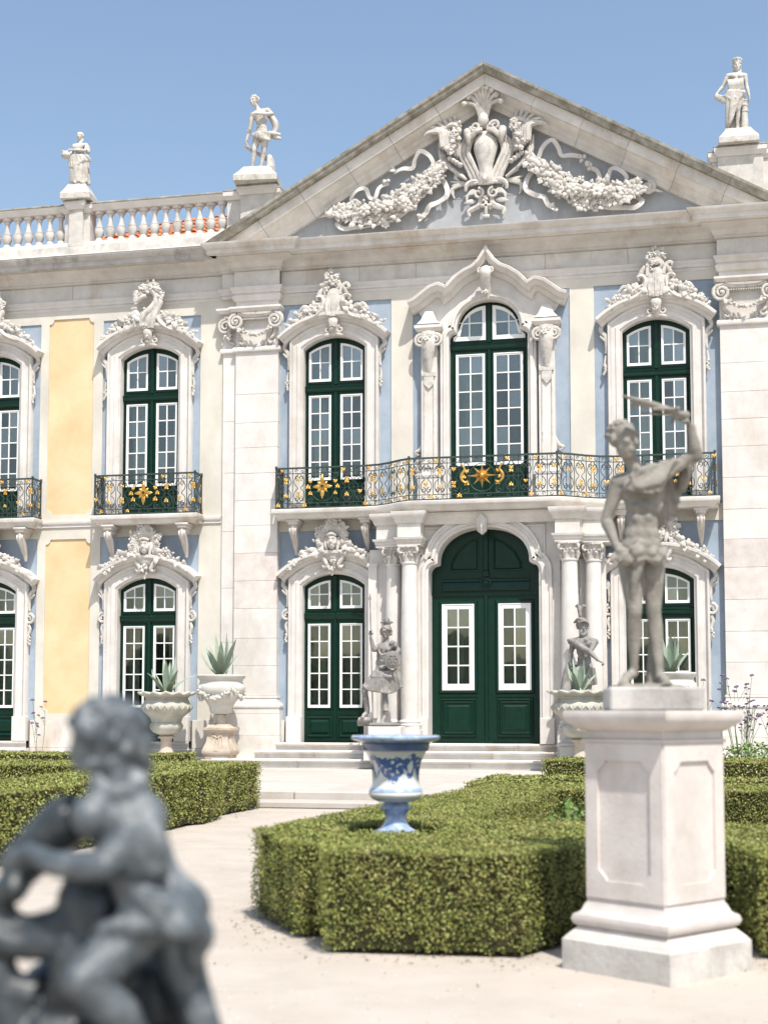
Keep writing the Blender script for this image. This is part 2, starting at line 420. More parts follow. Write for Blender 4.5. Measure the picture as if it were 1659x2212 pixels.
def ribbon(m, pts, w, y=0.0, th=.012, sm=6):
    """flat band seen edge-on/face-on: pts (x,z,dy); width vector follows y with a twist"""
    P = catmull([(p[0], y+(p[2] if len(p) > 2 else 0), p[1]) for p in pts], sm)
    T = np.gradient(P, axis=0); T /= np.linalg.norm(T, axis=1)[:,None]
    v = []
    for i in range(len(P)):
        nn = np.array([-T[i][2], 0, T[i][0]]); ln = np.linalg.norm(nn); nn = nn/ln if ln > 1e-6 else np.array([0,0,1.])
        tw = .35*math.sin(i*.45); b = nn*math.cos(tw)+np.array([0,-1.,0])*math.sin(tw)
        g = np.cross(T[i], b)
        for a, e in ((-1,-1),(1,-1),(1,1),(-1,1)): v.append(P[i]+b*w*.5*a+g*th*e)
    f = []; k = len(P)
    for i in range(k-1):
        for j in range(4): f.append((i*4+j, i*4+(j+1)%4, i*4+4+(j+1)%4, i*4+4+j))
    f.append((0,3,2,1)); f.append((4*k-4,4*k-3,4*k-2,4*k-1)); m.add(v, f)
# ================================================================ ground, terrace, steps
def struct(o): o['kind'] = 'structure'; return o
g = M(); g.add([(-400,-200,0),(400,-200,0),(400,600,0),(-400,600,0)], [(0,1,2,3)])
ground = struct(g.build('ground', 'gravel'))
t = M(); t.box(-16, 12, -8.95, 3, -.02, .196)
terrace = struct(t.build('terrace', 'terrace_stone'))
# two garden steps along the terrace front, each course cut into stones
for (y0, y1, z0, z1) in ((-9.12, -8.62, .02, .204), (-9.62, -9.124, .0, .095)):
    x = -12.0
    while x < 10:
        w = rnd.uniform(1.3, 2.0)
        b = M(); b.box(x, x+w-.008, y0-rnd.uniform(0, .012), y1, z0, z1+rnd.uniform(-.004, .003), .018)
        b.build('step_stone', 'terrace_stone', terrace)
        x += w
# paving slabs of the terrace between the hedges
x = -5.0
for i in range(7):
    yy = -8.6
    while yy < -2.6:
        d = rnd.uniform(1.0, 1.5)
        b = M(); b.box(x, x+1.29, yy, min(yy+d-.012, -2.4), .19, .204+rnd.uniform(-.002, .003), .004); b.build('paving_slab', 'terrace_stone', terrace); yy += d
    x += 1.3

# ================================================================ the palace
PAL = empty('palace', (0, 0, 0), label='pale stone palace front with carved pediment, blue and yellow panels and green doors', cat='palace')
def part(m, name, mt, smooth=None, parent=None): return m.build(name, mt, parent or PAL, smooth)

def rect(x0, x1, z0, z1): return [(x0,z0),(x1,z0),(x1,z1),(x0,z1)]
def notched(x0, x1, z0, z1, r=.11):
    o = []
    for cx, cz, a0 in ((x0,z0,90),(x1,z0,180),(x1,z1,270),(x0,z1,0)):
        for k in range(6):
            a = math.radians(a0 - 18*k); o.append((cx+r*math.cos(a), cz+r*math.sin(a)))
    # order: each corner runs clockwise (concave bite)
    out = []
    for c in range(4): out += o[c*6:(c+1)*6]
    return out
def arch_pts(cx, hw, zs, rise, n=14, x0=None, x1=None):
    """points from right to left along a segmental arch"""
    R = (hw*hw+rise*rise)/(2*rise); zc = zs+rise-R
    x0 = -hw if x0 is None else x0; x1 = hw if x1 is None else x1
    return [(cx+x, zc+math.sqrt(max(R*R-x*x, 0))) for x in [x1+(x0-x1)*i/n for i in range(n+1)]]
def arch_open(cx, hw, z0, zs, rise): return [(cx-hw, z0), (cx+hw, z0)] + arch_pts(cx, hw, zs, rise)
def arch_f(cx, hw, zs, rise, off=0.0):
    R = (hw*hw+rise*rise)/(2*rise); zc = zs+rise-R
    return lambda x: zc+math.sqrt(max((R-off)**2-(x-cx)**2, .0001))
def trefoil(cx, hw, zs, ztop, k=.80, sh=.14, n=20):
    """right -> left outline: jamb, shoulder notch, elliptical arch"""
    L = []
    zb = zs+sh
    for i in range(6):
        a = math.radians(90*i/5); L.append((hw-(hw*(1-k)-.03)*(1-math.cos(a)), zs+sh*.85*math.sin(a)))
    L.append((hw*k+.005, zb-.01)); L.append((hw*k, zb+.045))
    z0 = zb+.045
    for i in range(1, n//2+1):
        a = math.radians(90*i/(n//2)); L.append((hw*k*math.cos(a)**.9 if i < n//2 else 0.0, z0+(ztop-z0)*math.sin(a)))
    R = [(cx+x, z) for x, z in L]
    return R + [(cx-x, z) for x, z in L[-2::-1]]

Z_SILL, Z_PL, Z_STR, Z_BAL, Z_AR = .66, 1.10, 5.26, 5.36, 9.90
W_X = [-10.82, -7.20, -3.18, 3.32]          # side bays
HW = .655
# ---- wing wall: cream strips with sunk yellow and blue fields
yel = [(-9.53, -8.50)]
cx0, cx1 = -13.0, -5.45
holes = []
for a, b in yel: holes += [notched(a, b, 1.24, 4.94), notched(a, b, 5.47, 9.72)]
blue_w = [(-11.95, -9.72), (-8.28, -6.09)]
for a, b in blue_w: holes += [rect(a, b, 1.14, 4.96), rect(a, b, 5.34, 9.63)]
def comb(x0, x1, z0, z1, notches):
    o = [(x0, z0)]
    for a, b, t in sorted(notches): o += [(a, z0), (a, t), (b, t), (b, z0)]
    return o + [(x1, z0), (x1, z1), (x0, z1)]
holes = [h for h in holes if not (len(h) == 4 and h[0][1] < 1.2)]
m = M(); m.slab(comb(cx0, cx1, Z_PL, Z_AR, [(a, b, 4.96) for a, b in blue_w]), holes, -.022, .30); part(m, 'wall', 'stucco_cream')
for a, b in yel:
    m = M(); m.slab(rect(a-.05, b+.05, 1.2, 4.98), [], .004, .25); part(m, 'yellow_panel', 'stucco_yellow')
    m = M(); m.slab(rect(a-.05, b+.05, 5.43, 9.76), [], .004, .25); part(m, 'yellow_panel', 'stucco_yellow')
# ---- centre wall
blue_c = [(-4.60, -1.99), (-1.54, 1.64), (2.12, 4.70)]
holes = [rect(a, b, 5.30, 9.72) for a, b in blue_c]
m = M(); m.slab(comb(-5.445, 9.0, Z_PL, Z_AR, [(-4.60, 4.70, 4.97)]), holes, -.022, .30); part(m, 'wall', 'stucco_cream')
# blue fields with the openings cut out
def blue(x0, x1, z0, z1, op):
    m = M(); m.slab(rect(x0-.03, x1+.03, z0-.03, z1+.03), op, .004, .28); part(m, 'blue_panel', 'stucco_blue')
def blue_low(x0, x1, z1, cx):
    o = [(x0-.03, 1.08), (cx-HW-.12, 1.08)] + arch_pts(cx, HW+.12, 3.86, .24)[::-1] + [(cx+HW+.12, 1.08), (x1+.03, 1.08), (x1+.03, z1+.03), (x0-.03, z1+.03)]
    m = M(); m.slab(o, [], .004, .28); part(m, 'blue_panel', 'stucco_blue')
for (a, b), cx in zip(blue_w, W_X[:2]):
    blue_low(a, b, 4.96, cx)
    blue(a, b, 5.34, 9.63, [arch_open(cx, HW+.12, 5.36, 8.78, .24)])
for (a, b), cx in ((blue_c[0], W_X[2]), (blue_c[2], W_X[3])):
    blue(a, b, 5.30, 9.72, [arch_open(cx, HW+.12, 5.36, 8.78, .24)])
CW = .80
blue(*blue_c[1], 5.30, 9.72, [[(-CW-.1, 5.36), (CW+.1, 5.36)] + trefoil(0.01, CW+.1, 8.80, 9.62)])
blue_low(-4.60, -1.2, 4.97, W_X[2]); blue_low(1.2, 4.70, 4.97, W_X[3])
# ---- dark rooms behind
m = M(); m.add([(-14,.62,.3),(10,.62,.3),(10,4.5,.3),(-14,4.5,.3),(-14,.62,10.3),(10,.62,10.3),(10,4.5,10.3),(-14,4.5,10.3)],
               [(0,1,2,3),(4,7,6,5),(2,3,7,6),(0,3,7,4),(1,2,6,5)]); part(m, 'room', 'interior')
m = M(); m.box(-13.5, 9.5, .5, 4.4, 5.0, 5.2); part(m, 'floor_between_storeys', 'interior')
m = M(); m.box(-13.5, 9.5, .24, 4.5, .2, .60); part(m, 'ground_floor', 'terrace_stone')
# ---- plinth of cut stone
xs = [-13.0]
doors = [(c-1.02, c+1.02) for c in W_X] + [(-2.36, 2.36)]
def block_row(x0, x1, y0, y1, z0, z1, name='plinth_stone', mt='stone', step=(.9, 1.6), bev=.006):
    x = x0
    while x < x1-.01:
        w = rnd.uniform(*step)
        if x1-(x+w) < step[0]*.6: w = x1-x
        b = M(); b.box(x, x+w-.005, y0-rnd.uniform(0, .003), y1, z0, z1-.004, bev); b.build(name, mt, PAL); x += w
segs = []; cur = -13.0
for a, b in sorted(doors):
    if a > cur: segs.append((cur, a))
    cur = b
segs.append((cur, 9.0))
for a, b in segs:
    block_row(a, b, -.06, .25, .20, .52); block_row(a, b, -.06, .25, .52, Z_PL)
m = M(); m.box(-13, 9, .0, .24, .2, Z_PL-.01); 
# solid wall behind plinth split at doors so that openings stay free
m = M()
for a, b in segs: m.box(a-.02, b+.02, -.05, .24, .2, Z_PL-.008)
part(m, 'plinth_core', 'joint')
# ---- continuous kerb ledge and front steps
def ledge(x0, x1, y0, z0, z1, step=(1.1, 1.9)):
    x = x0
    while x < x1-.01:
        w = rnd.uniform(*step)
        if x1-(x+w) < .7: w = x1-x
        b = M(); o = rnd.uniform(0, .008)
        b.sweep([(x+w-.006, y0-o), (x, y0-o)], [(-.02, z0), (0-.03, z0), (-.03, z1-.075), (.0, z1-.07), (.022, z1-.05), (.026, z1-.025), (.012, z1-.006), (-.02, z1), (y0*1.0+.12, z1), (y0+.12, z0)], 'plan')
        b.build('step_stone', 'stone', PAL, 40); x += w
ledge(-13, -5.3, -.46, .20, .36); ledge(-5.3, 4.9, -1.35, .20, .365); ledge(4.9, 9, -.46, .2, .36)
ledge(-4.55, 4.5, -.98, .365, .52)
for c in W_X[:2]: ledge(c-1.05, c+1.05, -.30, .36, .515); ledge(c-.98, c+.98, -.14, .515, .66)
ledge(-4.25, -2.36, -.52, .52, .66); ledge(-2.36, 2.36, -.72, .52, .66); ledge(2.36, 4.4, -.52, .52, .66)

# ---- string course
def mould_run(x0, x1, prof, name, mt='stone_clean', ybase=0.0):
    m = M(); m.sweep([(x1, ybase), (x0, ybase)], prof, 'plan'); return part(m, name, mt, 35)
SP = [(-.1,5.19),(.05,5.19),(.05,5.25),(.075,5.26),(.085,5.29),(.085,5.32),(.0,5.335),(-.1,5.335)]
for a, b in ((-13, -12.0), (-9.70, -8.36), (-5.98, -5.6)): mould_run(a, b, SP, 'string_course')

# ---- giant pilasters
def pilaster(xa, xb, xo):
    """xa..xb main shaft, xo = outer edge of the stepped strip"""
    e = empty('pilaster', (0,0,0), parent=PAL)
    inner = xa if xo > xb else xb
    out0, out1 = (xo, xa) if xo < xa else (xb, xo)
    zz = [1.60]
    while zz[-1] < 8.1: zz.append(zz[-1]+rnd.uniform(.52, .62))
    zz[-1] = 8.74
    for i in range(len(zz)-1):
        b = M(); b.box(xa, xb, -.16-rnd.uniform(0,.002), .1, zz[i]+.0025, zz[i+1]-.0025, .004); b.build('stone_block', 'stone_pink' if i in (3,4) else 'stone_clean', e)
    zz = [1.60]
    while zz[-1] < 8.0: zz.append(zz[-1]+rnd.uniform(.95, 1.25))
    zz[-1] = 8.74
    for i in range(len(zz)-1):
        b = M(); b.box(out0+(.003 if out0 == xb else 0), out1-(.003 if out1 == xa else 0), -.08-rnd.uniform(0,.002), .1, zz[i]+.0025, zz[i+1]-.0025, .004); b.build('stone_block', 'stone_clean', e)
    b = M(); b.box(min(xa,out0)+.004, max(xb,out1)-.004, -.07, .08, 1.6, 8.74); b.build('core', 'joint', e)
    # base
    lo, hi = min(xa, xo), max(xb, xo)
    m = M()
    for (a, c, p) in ((xa, xb, .16), (out0, out1, .08)):
        m.sweep([(c, .1), (c, -p), (a, -p), (a, .1)], [(-.02,1.60),(.03,1.60),(.035,1.56),(.02,1.54),(.03,1.47),(.075,1.45),(.10,1.41),(.10,1.36),(.075,1.33),(.085,1.32),(.085,1.24),(-.02,1.24)], 'plan')
    m.build('base_moulding', 'stone_clean', e, 40)
    b = M(); b.box(lo-.09, hi+.09, -.245, .1, .80, 1.236, .006); b.build('base_block', 'stone_clean', e)
    b = M(); b.box(lo-.09, hi+.09, -.255, .1, .205, .796, .006); b.build('base_block', 'stone', e)
    # capital
    m = M()
    for (a, c, p, w) in ((xa, xb, .16, 1), (out0, out1, .08, .9)):
        m.box(a, c, -p, .1, 8.74, 9.60)
        m.sweep([(c, .1), (c, -p), (a, -p), (a, .1)], [(-.02,8.73),(.02,8.73),(.05,8.75),(.06,8.79),(.05,8.83),(.02,8.85),(-.02,8.85)], 'plan')
        m.sweep([(c, .1), (c, -p-.1), (a, -p-.1), (a, .1)], [(-.02,9.56),(.04,9.56),(.08,9.60),(.10,9.62),(.10,9.66),(-.02,9.66)], 'plan')
    m.build('capital_block', 'stone_clean', e, 40)
    m = M(); rg = random.Random(3)
    y = -.24
    cxm = (xa+xb)/2; hwv = (xb-xa)/2
    for sgn in (-1, 1):
        vx = cxm+sgn*(hwv-.04)
        spiral(m, vx, 9.36, y-.03, .17, .03, PI/2 if sgn > 0 else PI/2, -sgn*1.9, .045, .022, dy=-.05)
        m.ell((vx, y-.09, 9.36), .035)
        m.tube([(vx-sgn*.03, y, 9.53),(cxm+sgn*.25, y, 9.48),(cxm, y, 9.47)], [.045,.04,.04], 6, smooth=3)
        curve(m, [(vx-.02*sgn, 9.19), (vx-.05*sgn, 9.05), (vx-.15*sgn, 8.97), (vx-.12*sgn, 8.90), (vx-.06*sgn, 8.93)], [.03,.035,.028,.025,.02], y+.03)
        cluster(m, (vx-.08*sgn, y-.0, 9.2), (.06,.08), 6, rg, 'flb', .06)
        for k in range(4): leaf(m, (cxm+sgn*(.1+.09*k), y+.06, 8.85), (sgn*.3, -.1, 1), .14, .03, rg)
    for k in range(15):
        u = k/14*2-1; cluster(m, (cxm+u*(hwv-.12), y-.02, 9.06+.14*u*u), (.02,.025), 3, rg, 'flb', .05)
    for k in range(-3, 4): leaf(m, (cxm, y-.03, 9.54), (k*.28, -.15, 1), .15, .03, rg, .5)
    m.box(cxm-.32, cxm+.32, y-.0, y+.1, 9.42, 9.50)
    for k in range(14): m.ell((cxm-.3+k*.046, y-.01, 9.41), .02, None, 6, 4)
    if xo < xa:      # the half volute of the strip
        spiral(m, xo+.08, 9.30, -.17, .16, .03, PI/2, 1.9, .04, .02, dy=-.04)
        curve(m, [(xo+.1, 9.15), (xo+.14, 9.0), (xo+.24, 8.93), (xo+.2, 8.88)], [.03,.03,.025,.02], -.12)
        cluster(m, (xo+.14, -.15, 9.1), (.06,.1), 7, rg, 'flb', .06)
    m.build('capital_carving', 'stone_carved', e, 50)
    m = M()
    m.sweep([(xb, .1), (xb, -.16), (xa, -.16), (xa, .1)], [(-.02,9.66),(.0,9.66),(.0,9.80),(.04,9.82),(.06,9.87),(.07,9.90),(.07,9.93),(-.02,9.93)], 'plan'); m.build('impost', 'stone_clean', e, 35)
    return e
pilaster(-5.27, -4.35, -5.57)
pilaster(4.54, 5.50, 5.80)

# ---- entablature: plan path with break-forwards over the pilasters
PATH = [(9.0,0),(5.81,0),(5.81,-.09),(5.51,-.09),(5.51,-.19),(4.53,-.19),(4.53,0),(-4.34,0),(-4.34,-.19),(-5.28,-.19),(-5.28,-.09),(-5.58,-.09),(-5.58,0),(-13,0)]
m = M(); m.sweep(PATH, [(-.1,9.90),(.03,9.90),(.03,9.96),(.055,9.97),(.055,10.02),(.085,10.06),(.09,10.10),(-.1,10.10)], 'plan'); part(m, 'architrave', 'stone_clean', 35)
m = M(); m.sweep(PATH, [(-.1,10.1),(.004,10.1),(.004,10.44),(-.1,10.44)], 'plan'); part(m, 'frieze_core', 'joint')
for i in range(len(PATH)-1):
    (xa, ya), (xb, yb) = PATH[i], PATH[i+1]
    if abs(ya-yb) > 1e-6: continue
    x0, x1 = min(xa, xb), max(xa, xb)
    if x0 > 7: continue
    x0 = max(x0, -13)
    prot = .02
    block_row(x0-(.0 if ya == 0 else .02), x1+(.0 if ya == 0 else .02), ya-prot, ya+.05, 10.104, 10.44, 'frieze_stone', 'stone', (1.0, 1.7), .004)
CP = [(-.1,10.442),(.04,10.442),(.07,10.46),(.07,10.50),(.09,10.50),(.11,10.56),(.17,10.62),(.27,10.66),(.32,10.68)]
m = M(); m.sweep(PATH, CP+[(.32,10.70),(-.1,10.70)], 'plan'); part(m, 'cove', 'stone', 45)
CORO = [(-.1,10.702),(.46,10.702),(.48,10.71),(.48,10.80),(.52,10.82),(.57,10.88),(.58,10.92),(-.1,10.94)]
m = M(); m.sweep(PATH[:-1][1:10] if False else [(9.0,0),(5.81,0),(5.81,-.09),(5.51,-.09),(5.51,-.19),(4.53,-.19),(4.53,-.06),(-4.34,-.06),(-4.34,-.19),(-5.28,-.19),(-5.28,-.09),(-5.58,-.09)], CORO, 'plan'); part(m, 'cornice', 'stone', 35)
m = M(); m.sweep([(-5.584,0),(-13,0)], CORO, 'plan'); part(m, 'cornice', 'stone_grey', 35)
# blocking course of the wing
m = M(); m.sweep([(-5.3,0),(-13,0)], [(-.4,10.94),(.55,10.944),(.34,11.02),(.26,11.06),(.24,11.24),(-.4,11.26)], 'plan'); part(m, 'blocking_course', 'stone_mottled', 35)
m = M(); m.sweep([(9,0),(4.6,0)], [(-.4,10.94),(.30,10.944),(.24,11.02),(.2,11.06),(.2,11.34),(-.4,11.36)], 'plan'); part(m, 'blocking_course', 'stone_clean', 35)

# ---- balustrade
BY = .02
bal = empty('balustrade', (0,0,0), parent=PAL)
m = M(); m.lathe([(.10,0),(.10,.05),(.085,.055),(.07,.08),(.06,.10),(.075,.13),(.098,.19),(.105,.25),(.095,.31),(.10,.315),(.10,.335),(.07,.345),(.055,.40),(.045,.50),(.05,.56),(.075,.60),(.06,.61),(.095,.63),(.10,.64),(.10,.69)], 12)
bme = m.mesh('baluster', 'stone_mottled', 35)
def bal_run(x0, x1, n):
    for i in range(n):
        x = x0+(x1-x0)*(i+.5)/n
        inst('baluster', bme, bal, (x, BY, 11.36))
def pier(x0, x1, p, z1, nm='pier'):
    m = M(); m.box(x0, x1, BY-p, BY+.2, 11.26, z1-.2, .004); m.build(nm, 'stone_mottled', bal)
    m = M(); m.sweep([(x1, BY+.2), (x1, BY-p), (x0, BY-p), (x0, BY+.2)], [(-.1,z1-.2),(.02,z1-.2),(.04,z1-.15),(.07,z1-.12),(.075,z1-.04),(-.1,z1-.04)], 'plan'); m.build('pier_cap', 'stone_clean', bal, 35)
    m = M(); m.box(x0-.08, x1+.08, BY-p-.08, BY+.28, z1-.038, z1, .01); m.build('cap_slab', 'stone_lichen', bal)
m = M(); m.box(-13, -4.9, BY-.16, BY+.16, 11.255, 11.36, .01); m.build('bottom_rail', 'stone_clean', bal)
for a, b in ((-13, -9.17), (-8.60, -5.5)):
    m = M(); m.sweep([(b, BY-.10), (a, BY-.10)], [(-.26,12.05),(.0,12.05),(.02,12.10),(.06,12.13),(.075,12.17),(-.26,12.17)], 'plan'); m.build('top_rail', 'stone_clean', bal, 35)
    m = M(); m.box(a, b, BY-.185, BY+.2, 12.174, 12.215, .008); m.build('rail_capping', 'stone_lichen', bal)
pier(-9.18, -8.60, .13, 12.20); pier(-9.05, -8.73, .22, 12.26)
pier(-5.5, -4.4, .14, 12.22); pier(-5.18, -4.45, .22, 12.28)
bal_run(-13, -9.2, 15); bal_run(-8.56, -5.52, 12)
pier(4.45, 5.7, .13, 12.22); pier(4.56, 5.42, .22, 12.28)
m = M(); m.box(5.7, 9, BY-.13, BY+.2, 11.36, 12.1); m.build('parapet', 'stone_clean', bal)
m = M(); m.box(5.6, 9, BY-.2, BY+.25, 12.1, 12.2, .01); m.build('rail_capping', 'stone_lichen', bal)

# ---- tiled roof seen between the balusters
roof = empty('roof', (0,0,0), parent=PAL)
def rz_(x, y): return 11.0+.5*y
m = M(); m.add([(-13,.5,10.96),(-4.5,.5,10.96),(-4.5,9,10.96),(-13,9,10.96)], [(0,1,2,3)]); m.build('gutter_bed', 'stone_grey', roof)
ytop = lambda x: min(max(3+(x+9.6)*1.7, .95), 6.5)
v = []; f = []
for i in range(26):
    x = -11+i*.25; v += [(x,.55,rz_(x,.55)-.05), (x,ytop(x)+.3,rz_(x,ytop(x)+.3)-.05), (x,ytop(x)+.3,10.9), (x,.55,10.9)]
for i in range(25):
    a_ = i*4
    for j in range(4): f.append((a_+j, a_+(j+1)%4, a_+4+(j+1)%4, a_+4+j))
f += [(0,1,2,3), (100,103,102,101)]
m = M(); m.add(v, f); m.build('roof_core', 'roof_tile', roof)
tm = M()
v = []; f = []
for j in range(2):
    for i in range(7):
        a = PI*i/6; r = .095 if j == 0 else .075
        v.append((r*math.cos(a)*1.0, j*.40, r*math.sin(a)*.75+(.02 if j == 0 else .0)))
        v.append(((r-.018)*math.cos(a), j*.40, (r-.018)*math.sin(a)*.75-.004+(.02 if j == 0 else .0)))
for i in range(6):
    a = 2*i; f += [(a, a+2, a+16, a+14), (a+1, a+15, a+17, a+3), (a, a+1, a+3, a+2), (a+14, a+16, a+17, a+15)]
tm.add(v, f); tme = tm.mesh('roof_tile', 'roof_tile', 40)
for c in range(26):
    x = -10.9+c*.24; y = .5
    while y < min(ytop(x), 5.2):
        inst('roof_tile', tme, roof, (x+rnd.uniform(-.01,.01), y, rz_(x, y)+rnd.uniform(-.01,.015)), (math.atan(.5), rnd.uniform(-.04,.04), rnd.uniform(-.04,.04))); y += .33

# ---- pediment
ped = empty('pediment', (0,0,0), parent=PAL)
SL = (14.28-10.93)/5.9
th = math.atan(SL); cxp = .02
KR = .84
TZ = 14.28-.745*KR/math.cos(th)            # apex of tympanum line
m = M(); m.slab([(cxp-6.0, 10.7),(cxp+6.0, 10.7),(cxp+.0, TZ+.2)], [], .0, .5)
def clip_z(o, z, nz=1):
    bm = bmesh.new(); bm.from_mesh(o.data)
    r = bmesh.ops.bisect_plane(bm, geom=bm.verts[:]+bm.edges[:]+bm.faces[:], plane_co=(0,0,z), plane_no=(0,0,-1), clear_outer=True)
    e = [x for x in r['geom_cut'] if isinstance(x, bmesh.types.BMEdge)]
    try: bmesh.ops.holes_fill(bm, edges=e)
    except Exception: pass
    bm.to_mesh(o.data); bm.free()
o = m.build('tympanum', 'stone_blue', ped); clip_z(o, 10.9)
# tympanum slabs a few mm proud, so that their joints read
for i, (a, b, z0, z1) in enumerate([(-4.2,-2.75,10.94,11.7),(-2.74,-1.3,10.94,11.7),(-1.29,.1,10.94,11.7),(.11,1.5,10.94,11.7),(1.51,2.9,10.94,11.7),(2.91,4.2,10.94,11.7),(-1.9,-.6,11.71,12.6),(-.59,.7,11.71,12.6),(.71,1.9,11.71,12.6)]):
    pts = [(a,z0),(b,z0),(b,z1),(a,z1)]; zl = lambda x: TZ-.03-abs(x-cxp)*SL
    poly = [(a,z0),(b,z0),(b,max(z0+.01,min(z1,zl(b)))),(a,max(z0+.01,min(z1,zl(a))))]
    m = M(); m.slab(poly, [], -.004-.002*(i%2), .01); m.build('tympanum_slab', 'stone_blue', ped)
m = M(); m.slab([(cxp-5.7, 10.9),(cxp+5.7, 10.9),(cxp, 14.15)], [], .45, 1.2); o = m.build('pediment_back', 'stone_grey', ped)
RK = [(0,-.02),(0,.10),(.10,.12),(.14,.16),(.20,.18),(.30,.32),(.33,.34),(.335,.44),(.56,.46),(.56,-.02)]
RT = [(.57,.0),(.57,.56),(.60,.59),(.66,.60),(.68,.63),(.74,.64),(.745,-.02)]
RK = [(a*KR, b) for a, b in RK]; RT = [(a*KR, b) for a, b in RT]
for sgn in (-1, 1):
    ex = 5.62
    cuts = [0, .8, 1.75, 2.65, 3.6, 4.5, ex]
    for i in range(6):
        xa, xb = cuts[i], cuts[i+1]-.006
        pa = (cxp+sgn*xa, TZ-SL*xa); pb = (cxp+sgn*xb, TZ-SL*xb)
        pth = [pa, pb] if sgn > 0 else [pb, pa]
        # miter at the apex: shift apex end by clipping with a vertical plane
        if i == 0: pth = [(cxp-sgn*.6, TZ+SL*.6), pb] if sgn > 0 else [pb, (cxp-sgn*.6, TZ+SL*.6)]
        for prof, nm, mt in ((RK, 'raking_stone', 'stone'), (RT, 'raking_capping', 'stone_lichen')):
            m = M(); m.sweep(pth, prof, 'elev'); o = m.build(nm, mt, ped, 30)
            if i == 0:
                bm = bmesh.new(); bm.from_mesh(o.data)
                r = bmesh.ops.bisect_plane(bm, geom=bm.verts[:]+bm.edges[:]+bm.faces[:], plane_co=(cxp+sgn*.002,0,0), plane_no=(-sgn,0,0), clear_outer=True)
                bm.to_mesh(o.data); bm.free()
            if i >= 4: clip_z(o, 10.925)
# ================================================================ windows and doors
def cells(x0, x1, z0, top, cols, rows, bar, margin=0.0):
    """pane polygons of a sash; top(x) gives the upper edge of the glass"""
    zt = max(top(x0+(x1-x0)*i/8) for i in range(9))
    cw = (x1-x0-bar*(cols-1))/cols; rh = (zt-z0-bar*(rows-1))/rows; out = []
    for c in range(cols):
        a = x0+c*(cw+bar); b = a+cw
        for r in range(rows):
            za = z0+r*(rh+bar); zb = za+rh
            pts = [(a, za), (b, za)]
            ok = True
            for k in range(5):
                x = b+(a-b)*k/4; z = min(zb, top(x)-1e-4)
                if z < za+.015: ok = False; z = za+.015
                pts.append((x, z))
            # collapse straight tops
            if all(abs(p[1]-zb) < 1e-6 for p in pts[2:]): pts = [(a,za),(b,za),(b,zb),(a,zb)]
            out.append(pts)
    return out
def sash(parent, x0, x1, z0, top, cols, rows, y, fr=.045, bar=.022, wide=False):
    n = 8
    outer = [(x0, z0), (x1, z0)] + [(x1+(x0-x1)*i/n, top(x1+(x0-x1)*i/n)) for i in range(n+1)]
    pc = cells(x0+fr, x1-fr, z0+fr*1.25, lambda x: top(x)-fr, cols, rows, bar)
    m = M(); m.slab(outer, pc, y-.018, y+.03); s = m.build('sash', 'white_paint', parent)
    # outer moulded lip
    P = outer[:1]+outer[1:]
    m = M(); m.sweep(outer, [(0, -y-.03+.035), (.0, -y+.030), (.018, -y+.030), (.022, -y+.0)], 'elev', closed=True); m.build('sash_moulding', 'white_paint', parent)
    for p in pc:
        m = M(); m.slab(p, [], y+.004, y+.010); m.build('pane', 'glass', parent)
def bolection(m, x0, x1, z0, z1, y, w=.045, p=.022):
    m.sweep([(x0,z0),(x1,z0),(x1,z1),(x0,z1)], [(0,-y),(0,-y+p*.5),(w*.35,-y+p),(w*.7,-y+p*.8),(w,-y+.004),(w,-y)], 'elev', closed=True)
def panel(m, x0, x1, z0, z1, y):
    bolection(m, x0, x1, z0, z1, y)
    a = .07
    m.add([(x0+a,y,z0+a),(x1-a,y,z0+a),(x1-a,y,z1-a),(x0+a,y,z1-a),(x0+a+.035,y-.02,z0+a+.035),(x1-a-.035,y-.02,z0+a+.035),(x1-a-.035,y-.02,z1-a-.035),(x0+a+.035,y-.02,z1-a-.035)],
          [(4,5,6,7),(0,1,5,4),(1,2,6,5),(2,3,7,6),(3,0,4,7)])
def curtain_sheet(parent, x0, x1, z0, z1, y, seed, name='curtain', mt='curtain', diag=0.0, amp=.05, freq=13):
    """pleated sheet; diag > 0 pulls its lower edge aside"""
    rg = random.Random(seed); nx, nz = 40, 10; v = []; f = []; ph = rg.uniform(0, 6)
    for j in range(nz+1):
        t = j/nz
        for i in range(nx+1):
            u = i/nx; w = 1-diag*math.sin(t*PI*.5)
            x = x0+(x1-x0)*(u*w if diag >= 0 else 1-(1-u)*(1+diag*math.sin(t*PI*.5)))
            v.append((x, y+amp*math.sin(u*freq+ph+.6*math.sin(t*3))*(.5+.5*t), z1+(z0-z1)*t))
    for j in range(nz):
        for i in range(nx): a = j*(nx+1)+i; f.append((a, a+1, a+nx+2, a+nx+1))
    m = M(); m.add(v, f); m.build(name, mt, parent, 180)
def shutters(parent, x0, x1, z0, z1, y):
    m = M(); m.box(x0, x1, y, y+.03, z0, z1); 
    w = (x1-x0)/2
    for k in range(2):
        a = x0+k*w+.03; b = x0+(k+1)*w-.03
        bolection(m, a+.03, b-.03, z0+.08, z1-.08, y, .03, .02); bolection(m, a+.075, b-.075, z0+.13, z1-.13, y, .02, .014)
    m.build('shutter', 'shutter', parent)

